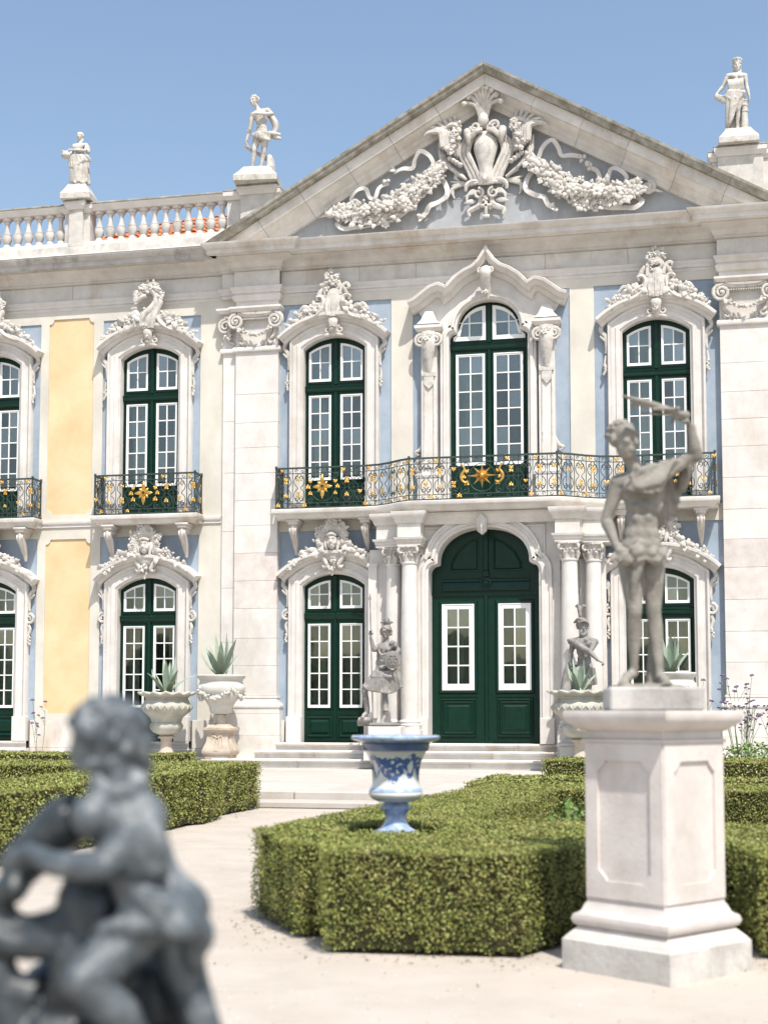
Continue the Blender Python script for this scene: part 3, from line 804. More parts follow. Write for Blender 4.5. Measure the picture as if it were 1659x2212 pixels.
YF = .10
def french(cx, hw, zb, zs, rise, zt, z_leaf, z_low, upper, seed, hoody):
    """green two-leaf door with fanlight; zt transom centre, z_leaf (lo,hi) of glass, z_low top of bottom panel"""
    e = empty('french_window' if upper else 'glazed_door', (0,0,0), parent=PAL)
    af = arch_f(cx, hw, zs, rise)
    op = arch_open(cx, hw+.03, zb, zs, rise)
    hol = []; spec = []
    a, b = .10, hw-.085
    fz = zt+.16
    for s in (-1, 1):
        x0, x1 = (cx-b, cx-a) if s < 0 else (cx+a, cx+b)
        top = lambda x: af(x)-.115
        poly = [(x0, fz), (x1, fz)] + [(x1+(x0-x1)*i/8, top(x1+(x0-x1)*i/8)) for i in range(9)]
        hol.append(poly); spec.append((x0, x1, fz, top, 2, 2))
        hol.append(rect(x0, x1, z_leaf[0], z_leaf[1])); spec.append((x0, x1, z_leaf[0], (lambda zz: (lambda x: zz))(z_leaf[1]), 2, 5))
    m = M(); m.slab(op, hol, YF, YF+.06)
    # mouldings: transom, meeting stile, panel frames
    m.sweep([(cx-hw, zt), (cx+hw, zt)], [(-.06,-YF),(-.06,-YF+.03),(-.035,-YF+.05),(.03,-YF+.05),(.05,-YF+.065),(.075,-YF+.03),(.075,-YF)], 'elev')
    m.box(cx-.028, cx+.028, YF-.04, YF+.01, zb+.01, zt-.06, .008)
    m.box(cx-.04, cx+.04, YF-.045, YF+.01, zt+.08, af(cx)-.02, .012)
    for (x0, x1, z0, tp, c, r) in spec:
        if r == 5: bolection(m, x0, x1, z0, tp(x0), YF, -.04, .024)
        else:
            m.sweep([(x0-.03, z0-.03), (x1+.03, z0-.03)], [(-.012,-YF),(-.012,-YF+.02),(.012,-YF+.02),(.012,-YF)], 'elev')
    for s in (-1, 1):
        x0, x1 = (cx-b-.02, cx-a+.03) if s < 0 else (cx+a-.03, cx+b+.02)
        panel(m, x0, x1, zb+.10, z_low-.10, YF)
        m.box(x0+.0, x1-.0, YF-.012, YF, zb+.02, zb+.055); m.box(x0, x1, YF-.012, YF, z_low-.06, z_low-.035)
    m.build('door_frame', 'green_paint', e)
    for (x0, x1, z0, tp, c, r) in spec: sash(e, x0, x1, z0, tp, c, r, YF+.0)
    rg = random.Random(seed)
    if upper:
        curtain_sheet(e, cx-hw+.02, cx-.05, zb, zs, .36, seed, diag=-.25)
        if seed % 2: curtain_sheet(e, cx+.36, cx+hw-.02, zb, zs, .40, seed+1, diag=.0)
        curtain_sheet(e, cx-hw, cx+hw, zt+.05, zs+rise, .40, seed+2, amp=.02, freq=16)
    else:
        if seed % 3 != 1:
            shutters(e, cx-hw+.03, cx-.06, zb+.4, zt-.05, .30); shutters(e, cx+.06, cx+hw-.03, zb+.4, zt-.05, .30)
        else:
            curtain_sheet(e, cx-hw+.04, cx-.32, zb, zt, .36, seed, 'curtain', 'shutter', amp=.02)
            curtain_sheet(e, cx+.34, cx+hw, zb, zt, .36, seed, 'curtain', 'shutter', amp=.02)
        curtain_sheet(e, cx+.05, cx+hw, zt+.05, zs+rise, .33, seed+2, amp=.015, freq=16, mt='shutter')
    return e

ARCHI = [(-.004,-.16),(-.004,.085),(.03,.10),(.05,.125),(.12,.125),(.135,.105),(.20,.105),(.215,.13),(.245,.15),(.27,.15),(.29,.11),(.29,-.02)]
HOOD = [(-.02,.0),(-.02,.12),(.02,.15),(.05,.17),(.06,.23),(.10,.27),(.115,.305),(.165,.31),(.18,.27),(.19,.0)]
def surround(cx, hw, zb, zs, rise, lower):
    e = empty('window_surround', (0,0,0), parent=PAL)
    pth = [(cx-hw, zb), (cx-hw, zs)] + arch_pts(cx, hw, zs, rise)[::-1][1:-1] + [(cx+hw, zs), (cx+hw, zb)]
    m = M(); m.sweep(pth, ARCHI, 'elev')
    # foot blocks
    if lower:
        for s in (-1, 1):
            x0, x1 = sorted((cx+s*(hw-.002), cx+s*(hw+.31)))
            m.box(x0, x1, -.17, .05, zb, zb+.52, .006)
    m.build('architrave', 'stone_clean', e, 30)
    # frieze field between architrave and hood
    hh = 1.05; ze = zs+rise+.015; hr = .42; zc0 = ze-.15
    hp = arch_pts(cx, hh, zc0, hr, 22)[::-1]
    m = M(); fr = [(cx-hw-.26, zs-.02)] + [(x, z) for x, z in arch_pts(cx, hw+.24, zs-.02, rise+.1, 14)[::-1]] + [(cx+hw+.26, zs-.02)]
    up = [(x, z+.03) for x, z in arch_pts(cx, hh-.12, zc0+.05, hr-.04, 16)]
    m.slab(fr+up, [], -.10, .05); m.build('hood_frieze', 'stone_clean', e)
    m = M(); m.sweep(hp, HOOD, 'elev'); m.build('hood', 'stone_clean', e, 30)
    # scrolled ears
    rg = random.Random(int(cx*100)+lower)
    for s in (-1, 1):
        m = M(); x = cx+s*(hw+.29)
        zt = zc0+.02
        curve(m, [(x+s*.10, zt), (x+s*.12, zt-.10), (x+s*.03, zt-.22), (x+s*.015, zt-.42), (x+s*.03, zt-.55)], [.05,.045,.05,.035,.02], -.07)
        curve(m, [(x+s*.14, zt-.2), (x+s*.08, zt-.26), (x+s*.03, zt-.3)], [.02,.03,.03], -.08)
        if lower:
            spiral(m, x+s*.03, zt-.72, -.08, .11, .03, PI/2, -s*1.4, .035, .02)
            curve(m, [(x+s*.02, zt-.85), (x+s*.05, zt-.95), (x+s*.02, zt-1.08), (x+s*.05, zt-1.2)], [.03,.035,.03,.015], -.08)
            for k in range(5): m.ell((x+s*.04+rg.uniform(-.02,.02), -.1, zt-1.12-.035*k), .028, None, 6, 4)
        else:
            curve(m, [(x+s*.03, zt-.6), (x+s*.05, zt-.75), (x+s*.02, zt-.85)], [.02,.025,.03], -.08)
            for k in range(6): m.ell((x+s*.045+rg.uniform(-.025,.025), -.1, zt-.8-.035*k), .03, None, 6, 4)
        m.build('ear_scroll', 'stone_carved', e, 50)
    return e, zc0+hr+.19

def garland_side(m, cx, z, s, rg, steps, drop, size=.1, dens=6):
    for k in range(steps):
        u = (k+.5)/steps
        x = cx+s*(.22+u*.80); zz = z-drop*u*u-.02
        r = size*(1.25-.55*u)
        cluster(m, (x, -.22, zz+.02+.09*(1-u)), (.09, .065*(1.3-u)), dens, rg, 'flllb', r*.92)
def crest_centre(e, cx, z, seed):
    rg = random.Random(seed); m = M(); y = -.24
    for s in (-1, 1):
        curve(m, [(cx+s*.62, z-.10), (cx+s*.40, z-.02), (cx+s*.26, z+.10), (cx+s*.20, z+.28), (cx+s*.24, z+.40), (cx+s*.34, z+.40), (cx+s*.33, z+.32)], [.05,.06,.065,.06,.05,.045,.03], y, 7, flat=(1,1.3))
        curve(m, [(cx+s*.10, z+.0), (cx+s*.12, z+.2), (cx+s*.06, z+.4)], [.06,.06,.03], y-.03)
        for k in range(6): leaf(m, (cx+s*.24, y, z+.40+.02*k), (s*(.6-.15*k), -.3, .5+.1*k), .13, .03, rg)
        garland_side(m, cx, z+.10, s, rg, 6, .34, .105, 7)
        curve(m, [(cx+s*.72, z+.12), (cx+s*.62, z+.22), (cx+s*.52, z+.16), (cx+s*.56, z+.06)], [.03,.045,.04,.02], y)
    # shell and rising flame
    for k in range(-4, 5):
        a = k*.17; curve(m, [(cx+.04*k, z-.02), (cx+.055*k, z+.2), (cx+.035*k, z+.42), (cx+.02*k+.02, z+.56)], [.03,.04,.035,.02], y-.05+.012*abs(k))
    curve(m, [(cx-.16, z+.40), (cx-.15, z+.62), (cx-.06, z+.74), (cx+.08, z+.72), (cx+.12, z+.60), (cx+.04, z+.55)], [.05,.055,.06,.06,.05,.03], y)
    curve(m, [(cx+.14, z+.44), (cx+.19, z+.60), (cx+.28, z+.66), (cx+.33, z+.58), (cx+.26, z+.55)], [.05,.05,.045,.04,.025], y)
    cluster(m, (cx-.02, y, z+.80), (.16, .17), 46, rg, 'bblf', .07)
    cluster(m, (cx-.12, y, z+.62), (.08, .12), 14, rg, 'bl', .06)
    # keystone
    m.tube([(cx, -.16, z-.02), (cx, -.27, z-.12), (cx, -.22, z-.28), (cx, -.18, z-.40)], [.10,.08,.06,.03], 8, smooth=3, flat=(1.3,.7))
    for s in (-1, 1):
        spiral(m, cx+s*.13, z-.27, -.19, .08, .02, PI/2, s*1.2, .03, .015)
        leaf(m, (cx+s*.03, -.2, z-.36), (s*1, -.2, -.25), .2, .03, rg)
    cluster(m, (cx, -.25, z-.24), (.05,.08), 8, rg, 'bf', .05)
    m.build('crest', 'stone_carved', e, 55)
def crest_wing(e, cx, z, seed):
    rg = random.Random(seed); m = M(); y = -.24
    # left C scroll, right C scroll, S wave
    curve(m, [(cx-.62, z-.12), (cx-.42, z-.05), (cx-.30, z+.06), (cx-.24, z+.24), (cx-.28, z+.34), (cx-.37, z+.32)], [.05,.06,.065,.055,.045,.03], y, 7, flat=(1,1.3))
    curve(m, [(cx+.66, z-.12), (cx+.45, z-.05), (cx+.30, z+.06), (cx+.22, z+.20), (cx+.26, z+.30), (cx+.34, z+.27)], [.05,.06,.07,.055,.045,.03], y, 7, flat=(1,1.3))
    curve(m, [(cx-.20, z+.02), (cx-.10, z+.22), (cx+.06, z+.36), (cx+.18, z+.50), (cx+.17, z+.68), (cx+.04, z+.80), (cx-.10, z+.82), (cx-.20, z+.70), (cx-.26, z+.60)], [.08,.09,.10,.085,.075,.07,.06,.05,.03], y, 8)
    for k in range(5):
        q = k/4; curve(m, [(cx-.18+.07*k, z-.04), (cx-.14+.07*k, z+.16), (cx-.02+.06*k, z+.34), (cx+.10+.045*k, z+.50), (cx+.12+.04*k, z+.64-.02*k)], [.05,.07,.06,.05,.03], y+.03-.02*k, 7)
    curve(m, [(cx-.34, z+.58), (cx-.24, z+.56), (cx-.14, z+.64), (cx-.04, z+.66)], [.02,.045,.055,.04], y-.03, 7)
    cluster(m, (cx+.02, y, z+.84), (.20,.09), 26, rg, 'bbfl', .07)
    cluster(m, (cx-.10, y+.02, z+.30), (.14,.10), 12, rg, 'lfb', .06)
    curve(m, [(cx-.02, z-.0), (cx+.02, z+.18), (cx+.16, z+.32), (cx+.28, z+.48), (cx+.27, z+.66)], [.06,.07,.06,.05,.03], y-.02, 7)
    curve(m, [(cx+.08, z+.0), (cx+.10, z+.14), (cx+.20, z+.24)], [.05,.06,.04], y-.03, 7)
    for k in range(20):
        a = -.5+k*.16; cluster(m, (cx+.03+.25*math.cos(a), y, z+.62+.24*math.sin(a)), (.04,.04), 3, rg, 'bbf', .065)
    for k in range(7): leaf(m, (cx-.16, y, z+.78-.03*k), (-1, -.3, -.25-.1*k), .2, .035, rg)
    for k in range(5): leaf(m, (cx-.30, y, z+.34), (-.6+.25*k, -.3, .6), .12, .03, rg)
    for s in (-1, 1): garland_side(m, cx, z+.12, s, rg, 6, .36, .11, 8)
    m.tube([(cx, -.16, z-.02), (cx, -.27, z-.12), (cx, -.22, z-.28), (cx, -.18, z-.40)], [.10,.08,.06,.03], 8, smooth=3, flat=(1.3,.7))
    for s in (-1, 1):
        spiral(m, cx+s*.13, z-.27, -.19, .08, .02, PI/2, s*1.2, .03, .015); leaf(m, (cx+s*.03, -.2, z-.36), (s*1, -.2, -.25), .2, .03, rg)
    cluster(m, (cx, -.25, z-.24), (.05,.08), 8, rg, 'bf', .05)
    m.build('crest', 'stone_carved', e, 55)
def mascaron(e, cx, z, seed):
    rg = random.Random(seed); m = M(); y = -.22
    # leafy nimbus
    for k in range(22):
        a = math.radians(-25+230*k/21); d = (math.cos(a), -.25, math.sin(a))
        leaf(m, (cx+.13*math.cos(a), y, z+.28+.15*math.sin(a)), d, .22+.06*math.sin(a), .045, rg, .35, .35)
    for k in range(40):
        a = math.radians(rg.uniform(-10, 190)); r = rg.uniform(.26,.37)
        cluster(m, (cx+r*math.cos(a)*.95, y-.03, z+.30+(r+.04)*math.sin(a)), (.04,.04), 2, rg, 'bfl', .055)
    cluster(m, (cx, y-.04, z+.72), (.10,.10), 20, rg, 'bfl', .06)
    # face
    m.ell((cx, y-.06, z+.28), (.115,.11,.15), None, 14, 10)
    m.ell((cx, y-.08, z+.19), (.075,.075,.075), None, 10, 8)
    m.tube([(cx, y-.155, z+.33), (cx, y-.185, z+.255), (cx, y-.165, z+.24)], [.016,.025,.012], 6)
    for s in (-1, 1):
        m.ell((cx+s*.042, y-.150, z+.315), (.022,.014,.012), None, 7, 5)
        m.tube([(cx+s*.012, y-.165, z+.34), (cx+s*.05, y-.158, z+.352), (cx+s*.085, y-.12, z+.335)], [.012,.014,.008], 5)
        m.ell((cx+s*.065, y-.125, z+.24), (.032,.03,.035), None, 7, 5)
        m.tube([(cx+s*.12, y-.03, z+.36), (cx+s*.14, y-.04, z+.25), (cx+s*.11, y-.06, z+.13), (cx+s*.13, y-.05, z+.06)], [.04,.045,.035,.02], 7, smooth=3)
    m.tube([(cx-.032, y-.153, z+.197), (cx, y-.163, z+.202), (cx+.032, y-.153, z+.197)], [.008,.012,.008], 5)
    m.tube([(cx-.028, y-.148, z+.180), (cx, y-.158, z+.175), (cx+.028, y-.148, z+.180)], [.007,.012,.007], 5)
    m.tube([(cx-.10, y-.10, z+.40), (cx, y-.14, z+.43), (cx+.10, y-.10, z+.40)], [.03,.035,.03], 7, smooth=3)
    # scroll support
    for s in (-1, 1):
        curve(m, [(cx+s*.34, z+.14), (cx+s*.36, z+.06), (cx+s*.24, z+.02), (cx+s*.18, z-.08), (cx+s*.12, z-.20), (cx+s*.17, z-.24), (cx+s*.22, z-.20)], [.035,.045,.05,.055,.05,.04,.02], y, 7)
        garland_side(m, cx, z+.06, s, rg, 6, .36, .10, 8)
    m.ell((cx, y+.02, z+.02), (.20,.08,.16), None, 10, 7)
    for k in range(7): m.ell((cx+rg.uniform(-.03,.03), y-.02, z-.12-.045*k), .045-.003*k, None, 7, 5)
    cluster(m, (cx, y-.03, z-.2), (.04,.12), 10, rg, 'lb', .06)
    m.build('mask_carving', 'stone_carved', e, 55)

for i, cx in enumerate(W_X):
    french(cx, HW, Z_BAL, 8.76, .24, 7.93, (6.03, 7.80), 5.98, True, 10+i*7, 0)
    e, zc = surround(cx, HW, Z_BAL, 8.76, .24, 0)
    (crest_wing if i < 2 else crest_centre)(e, cx+.02, zc-.10, 40+i)
    french(cx, HW, Z_SILL, 3.84, .24, 3.22, (1.36, 3.07), 1.28, False, [5, 4, 3, 6][i], 0)
    e, zc = surround(cx, HW, Z_SILL, 3.84, .24, 1)
    mascaron(e, cx+.02, zc-.12, 60+i)

# ---- centre window
cxc = .01
e = empty('french_window', (0,0,0), parent=PAL)
tre = trefoil(cxc, CW+.02, 8.80, 9.57)
fan_top = []
def tre_f(pts):
    q = sorted(pts); X = [p[0] for p in q]; Z = [p[1] for p in q]
    return lambda x: float(np.interp(x, X, Z))
tf = tre_f(trefoil(cxc, CW-.06, 8.80, 9.49))
hol = []; spec = []
for s in (-1, 1):
    x0, x1 = (cxc-CW+.12, cxc-.09) if s < 0 else (cxc+.09, cxc+CW-.12)
    if s < 0: xo0, xo1 = cxc-CW+.07, cxc-.07
    else: xo0, xo1 = cxc+.07, cxc+CW-.07
    hol.append([(xo0, 8.78), (xo1, 8.78)] + [(xo1+(xo0-xo1)*i/12, max(tf(xo1+(xo0-xo1)*i/12), 8.86)) for i in range(13)]); spec.append((xo0, xo1, 8.78, lambda x: max(tf(x), 8.86), 2, 2, .07))
    hol.append(rect(x0, x1, 6.22, 8.50)); spec.append((x0, x1, 6.22, lambda x: 8.50, 2, 6, .05))
m = M(); m.slab([(cxc-CW-.02, Z_BAL), (cxc+CW+.02, Z_BAL)] + tre, hol, YF, YF+.06)
m.sweep([(cxc-CW, 8.64), (cxc+CW, 8.64)], [(-.06,-YF),(-.06,-YF+.03),(-.03,-YF+.05),(.03,-YF+.05),(.06,-YF+.065),(.08,-YF+.03),(.08,-YF)], 'elev')
m.box(cxc-.03, cxc+.03, YF-.04, YF+.01, Z_BAL, 8.58, .008); m.box(cxc-.045, cxc+.045, YF-.045, YF+.01, 8.72, 9.5, .012)
for s in (-1, 1):
    x0, x1 = (cxc-CW+.12, cxc-.09) if s < 0 else (cxc+.09, cxc+CW-.12)
    bolection(m, x0, x1, 6.22, 8.50, YF, -.05, .026); panel(m, x0-.03, x1+.03, 5.44, 6.08, YF)
m.build('door_frame', 'green_paint', e)
for (x0, x1, z0, tp, c, r, fr) in spec: sash(e, x0, x1, z0, tp, c, r, YF, fr)
curtain_sheet(e, cxc-CW+.05, cxc-.05, 5.4, 8.6, .36, 91, diag=-.2); curtain_sheet(e, cxc-CW, cxc+CW, 8.66, 9.6, .40, 93, amp=.02, freq=18)
e = empty('window_surround', (0,0,0), parent=PAL)
tp = trefoil(cxc, CW, 8.80, 9.56)[::-1]
m = M(); m.sweep([(cxc-CW, Z_BAL)] + tp + [(cxc+CW, Z_BAL)], [(-.004,-.16),(-.004,.10),(.03,.12),(.05,.16),(.10,.16),(.12,.13),(.16,.13),(.18,.10),(.18,-.02)], 'elev'); m.build('architrave', 'stone_clean', e, 30)
# ogee hood
ZH = lambda L: [(cxc+x, z) for x, z in L]
half = [(0,10.42),(.10,10.26),(.24,10.13),(.42,10.05),(.60,9.93),(.76,9.76),(.84,9.70),(.86,9.745),(.98,9.80),(1.12,9.76),(1.28,9.64),(1.44,9.52),(1.58,9.47)]
hp = ZH([(-x, z) for x, z in half[::-1]] + half[1:])
hp = [tuple(p) for p in hp]
m = M(); m.sweep(hp, [(-.14,.02),(-.14,.16),(-.10,.20),(-.06,.22),(-.05,.32),(0.0,.36),(.03,.42),(.08,.43),(.10,.38),(.11,.02)], 'elev'); m.build('ogee_hood', 'stone_clean', e, 40)
up = [(x, z-.11) for x, z in hp]
lowp = [(x, z+.02) for x, z in trefoil(cxc, CW+.15, 8.72, 9.68)]
m = M(); m.slab([(hp[0][0]+.25, 9.25)] + [p for p in lowp[::-1]] + [(hp[-1][0]-.25, 9.25)] + [(x, z) for x, z in up[::-1]][1:-1], [], -.11, .05); m.build('hood_frieze', 'stone_clean', e)
for s in (-1, 1):
    x0, x1 = sorted((cxc+s*(CW+.17), cxc+s*(CW+.60)))
    xm = (x0+x1)/2
    m = M(); m.box(x0+.05, x1-.06, -.20, .05, 6.05, 8.9, .01); m.box(x0-.02, x1+.02, -.26, .05, Z_BAL, 5.95, .01)
    m.sweep([(x1-.0,.05),(x1-.0,-.22),(x0+.0,-.22),(x0+.0,.05)], [(-.05,5.95),(.05,5.95),(.06,6.0),(.02,6.05),(-.05,6.06)], 'plan')
    m.sweep([(x1-.02,.05),(x1-.02,-.22),(x0+.02,-.22),(x0+.02,.05)], [(-.05,8.93),(.03,8.93),(.06,8.97),(.09,9.0),(.09,9.06),(-.05,9.08)], 'plan')
    m.add([(x0-.02,-.31,9.08),(x1+.02,-.31,9.08),(x1+.02,.05,9.08),(x0-.02,.05,9.08),(x0+.06,-.27,9.17),(x1-.06,-.27,9.17),(x1-.06,.05,9.17),(x0+.06,.05,9.17),(xm-.08,-.20,9.36),(xm+.08,-.20,9.36),(xm+.08,.05,9.36),(xm-.08,.05,9.36)],
          [(0,1,5,4),(1,2,6,5),(3,0,4,7),(4,5,9,8),(5,6,10,9),(7,4,8,11),(8,9,10,11),(0,3,2,1)])
    m.build('side_pilaster', 'stone_clean', e, 35)
    m = M(); bolection(m, x0+.10, x1-.11, 6.15, 7.9, -.20, .03, .02); rg = random.Random(5)
    for q in (-1, 1): spiral(m, xm+q*.15, 8.74, -.27, .13, .03, PI/2, -q*1.6, .04, .02, dy=-.04)
    m.tube([(xm, -.24, 8.9), (xm, -.30, 8.66), (xm, -.27, 8.4), (xm, -.22, 8.1)], [.17,.15,.11,.05], 8, smooth=3, flat=(1,.6))
    cluster(m, (xm, -.33, 8.8), (.05,.06), 8, rg, 'fb', .06)
    for k in range(6): m.ell((xm, -.32+.015*k, 8.6-.05*k), .03, None, 6, 4)
    m.box(xm-.14, xm+.14, -.24, -.15, 8.02, 8.10); m.slab([(xm-.1,8.02),(xm-.1,7.86),(xm,7.76),(xm+.1,7.86),(xm+.1,8.02)], [], -.235, -.15)
    # outer foot volute
    xo = cxc+s*(CW+.50)
    m.box(min(xo-s*.1, xo+s*.06), max(xo-s*.1, xo+s*.06), -.12, .03, 6.06, 6.62, .02)
    curve(m, [(xo, 6.9), (xo+s*.02, 6.7), (xo+s*.10, 6.55), (xo+s*.19, 6.50), (xo+s*.12, 6.44)], [.03,.035,.04,.03,.02], -.08)
    spiral(m, xo+s*.06, 6.20, -.09, .15, .03, PI/2, -s*1.5, .045, .025)
    m.build('carved_console', 'stone_carved', e, 45)
m = M(); rg = random.Random(8)
m.tube([(cxc,-.30,10.12),(cxc,-.46,10.02),(cxc,-.40,9.84),(cxc,-.30,9.68),(cxc,-.28,9.52)], [.10,.10,.075,.08,.04], 8, smooth=3, flat=(1.2,.8))
for s in (-1, 1): spiral(m, cxc+s*.10, 10.06, -.42, .06, .015, PI/2, -s*1.3, .025, .012)
cluster(m, (cxc, -.36, 9.62), (.06,.05), 8, rg, 'bf', .05)
m.build('keystone', 'stone_carved', e, 45)

# ================================================================ portal
pc = -.03; PW = 1.09
tre2 = trefoil(pc, PW, 4.00, 4.88, k=.83, sh=.19, n=24)
e = empty('portal', (0,0,0), parent=PAL)
op = [(pc-PW-.02, Z_SILL-.05), (pc+PW+.02, Z_SILL-.05)] + trefoil(pc, PW+.02, 4.0, 4.9, k=.83, sh=.19, n=24)
m = M(); m.slab(rect(-1.46, 1.42, Z_SILL, 4.98), [], -.38, .0) if False else None
outer = rect(-1.50, 1.46, Z_SILL, 5.0)
holeP = [(pc-PW, Z_SILL+.002), (pc+PW, Z_SILL+.002)] + tre2
# wall of the portal in three pieces so that the doorway stays open to the ground
arch_l = [p for p in tre2]           # right -> left
poly = [(-1.50, Z_SILL), (pc-PW, Z_SILL)] + arch_l[::-1] + [(pc+PW, Z_SILL), (1.46, Z_SILL), (1.46, 5.0), (-1.50, 5.0)]
m = M(); m.slab(poly, [], -.66, .26); m.build('portal_wall', 'stone_clean', e)
m = M(); m.sweep([(pc-PW, Z_SILL)] + tre2[::-1] + [(pc+PW, Z_SILL)], [(-.006,.2),(-.006,.68),(.03,.70),(.05,.74),(.11,.74),(.13,.71),(.18,.71),(.20,.74),(.24,.75),(.26,.70),(.26,.6)], 'elev'); m.build('portal_architrave', 'stone_clean', e, 30)
for s in (-1, 1):
    m = M(); x0, x1 = sorted((pc+s*(PW-.002), pc+s*(PW+.28))); m.box(x0, x1, -.77, .0, Z_SILL, 1.16, .008); m.build('foot_block', 'stone_clean', e)
    # spandrel panel
    q = [(pc+s*.48, 4.86), (pc+s*1.18, 4.86), (pc+s*1.18, 4.28), (pc+s*1.06, 4.42), (pc+s*.98, 4.52), (pc+s*.80, 4.72)]
    if s < 0: q = q[::-1]
    m = M(); m.sweep(q, [(0,.655),(0,.69),(.025,.70),(.045,.675),(.045,.655)], 'elev', closed=True); m.build('spandrel_moulding', 'stone_clean', e)
    # responds behind the columns
    m = M(); x0, x1 = sorted((s*1.47-.02, s*2.32-.02)); m.box(x0, x1, -.44, .0, Z_SILL, 4.5, .005)
    for xx in (s*1.52, s*1.94, s*2.25):
        m.box(xx-.09-.02, xx+.09-.02, -.50, -.39, 1.15, 4.2, .004); m.box(xx-.11-.02, xx+.11-.02, -.52, -.39, 4.16, 4.22, .004)
    m.build('respond', 'stone_clean', e)
m = M(); m.tube([(pc,-.68,5.04),(pc,-.86,5.0),(pc,-.84,4.88),(pc,-.78,4.78),(pc,-.74,4.72)], [.12,.13,.12,.12,.03], 4, flat=(1.1,.8), twist=0); m.build('keystone', 'stone_clean', e)
# columns
COLS = [(-1.44, -.90), (-1.81, -.62), (1.66, -.90), (2.09, -.62)]
def column(x, y):
    c = empty('column', (x, y, 0), parent=PAL)
    m = M(); m.box(-.24, .24, -.24, .24, Z_SILL-.3, .93, .008); m.box(-.22, .22, -.22, .22, .93, .99, .006); m.build('pedestal', 'stone_clean', c)
    m = M(); m.lathe([(.225,.99),(.235,1.01),(.235,1.03),(.205,1.05),(.195,1.06),(.215,1.075),(.21,1.10),(.18,1.115),(.175,1.13)], 28); m.build('base', 'stone_clean', c, 50)
    m = M(); m.lathe([(.172,1.13),(.175,2.0),(.170,2.8),(.158,3.6),(.148,4.14),(.165,4.15),(.168,4.18),(.15,4.19)], 28); m.build('shaft', 'stone_clean', c, 40)
    m = M(); rg = random.Random(int(x*10)); m.lathe([(.14,4.18),(.145,4.3),(.17,4.42),(.18,4.46)], 16); m.box(-.20,.20,-.20,.20,4.455,4.50,.01)
    for k in range(8):
        a = 2*PI*k/8+.39; d = np.array([math.cos(a), math.sin(a), 0])
        m.tube([d*.145+np.array([0,0,4.19]), d*.16+np.array([0,0,4.27]), d*.20+np.array([0,0,4.31]), d*.20+np.array([0,0,4.28])], [.035,.045,.035,.012], 6, smooth=2, flat=(1,.5))
        for q in (-.2, .2):
            d2 = np.array([math.cos(a+q), math.sin(a+q), 0]); m.tube([d2*.15+np.array([0,0,4.3]), d2*.175+np.array([0,0,4.37]), d2*.2+np.array([0,0,4.36])], [.02,.025,.01], 5)
    for k in range(4):
        a = PI/4+k*PI/2; d = np.array([math.cos(a), math.sin(a), 0]); t_ = np.array([-math.sin(a), math.cos(a), 0])
        pts = []; 
        for i in range(14):
            b = i/13*2*PI*1.4; r = .075*(1-i/16); pts.append(d*(.215-r*math.cos(b)*1.0)+np.array([0,0,4.40+r*math.sin(b)]))
        m.tube(pts, [.028]*13+[.015], 6)
        m.ell((0.19*math.cos(k*PI/2), .19*math.sin(k*PI/2), 4.47), .035, None, 7, 5)
    m.build('capital', 'stone_carved', c, 50)
for c in COLS: column(*c)
# entablature over the columns
EPL = [(-1.18,-.30),(-1.18,-1.10),(-1.66,-1.08),(-1.69,-.84),(-2.14,-.80),(-2.14,.05)]; EPR = [(2.42,.05),(2.42,-.80),(1.91,-.84),(1.88,-1.08),(1.40,-1.10),(1.40,-.30)]
EP = [(2.42,.05),(2.42,-.80),(1.91,-.84),(1.88,-1.08),(1.40,-1.10),(1.40,-.76),(-1.18,-.76),(-1.18,-1.10),(-1.66,-1.08),(-1.69,-.84),(-2.14,-.80),(-2.14,.05)]
for ep in (EPL, EPR):
    m = M(); m.sweep(ep, [(-.15,4.50),(.0,4.50),(.0,4.55),(.02,4.56),(.02,4.60),(.05,4.62),(.06,4.66),(-.15,4.66)], 'plan'); m.build('entablature_architrave', 'stone_clean', e, 30)
    m = M(); m.sweep(ep, [(-.15,4.662),(-.01,4.662),(-.01,4.93),(-.15,4.93)], 'plan'); m.build('entablature_frieze', 'stone', e)
m = M(); m.sweep(EP, [(-.3,4.932),(.01,4.932),(.04,4.97),(.05,5.02),(.09,5.06),(.11,5.12),(.11,5.16),(-.3,5.16)], 'plan'); m.build('entablature_cornice', 'stone', e, 30)
m = M(); m.box(-2.1, 2.38, -.72, .0, 4.94, 5.15); m.box(-2.0, -1.25, -.74, -.3, 4.52, 5.15); m.box(-1.6, -1.25, -1.0, -.7, 4.52, 5.15); m.box(1.47, 2.3, -.74, -.3, 4.52, 5.15); m.box(1.47, 1.82, -1.0, -.7, 4.52, 5.15); m.build('entablature_core', 'stone', e)
# portal door
e = empty('portal_door', (0,0,0), parent=PAL); YD = -.26
hol = []; spec = []
for s in (-1, 1):
    x0, x1 = sorted((pc+s*.24, pc+s*.88)); hol.append(rect(x0, x1, 1.70, 3.40)); spec.append((x0, x1))
m = M(); m.slab([(pc-PW-.04, Z_SILL), (pc+PW+.04, Z_SILL)] + trefoil(pc, PW+.04, 4.0, 4.94, k=.83, sh=.19, n=24), hol, YD, YD+.07)
m.sweep([(pc-.86, 3.72), (pc+.86, 3.72)], [(-.06,-YD),(-.06,-YD+.05),(-.03,-YD+.06),(.10,-YD+.03),(.12,-YD+.06),(.16,-YD+.06),(.18,-YD)], 'elev')
m.box(pc-PW, pc+PW, YD-.03, YD, 3.56, 3.62)
m.xf(rotx(PI/2), (pc, YD-.05, 3.80)); m.lathe([(.11,-.03),(.11,.02),(.08,.03),(.075,.0),(.05,.0),(.05,.03),(.02,.035)], 20); m.xf()
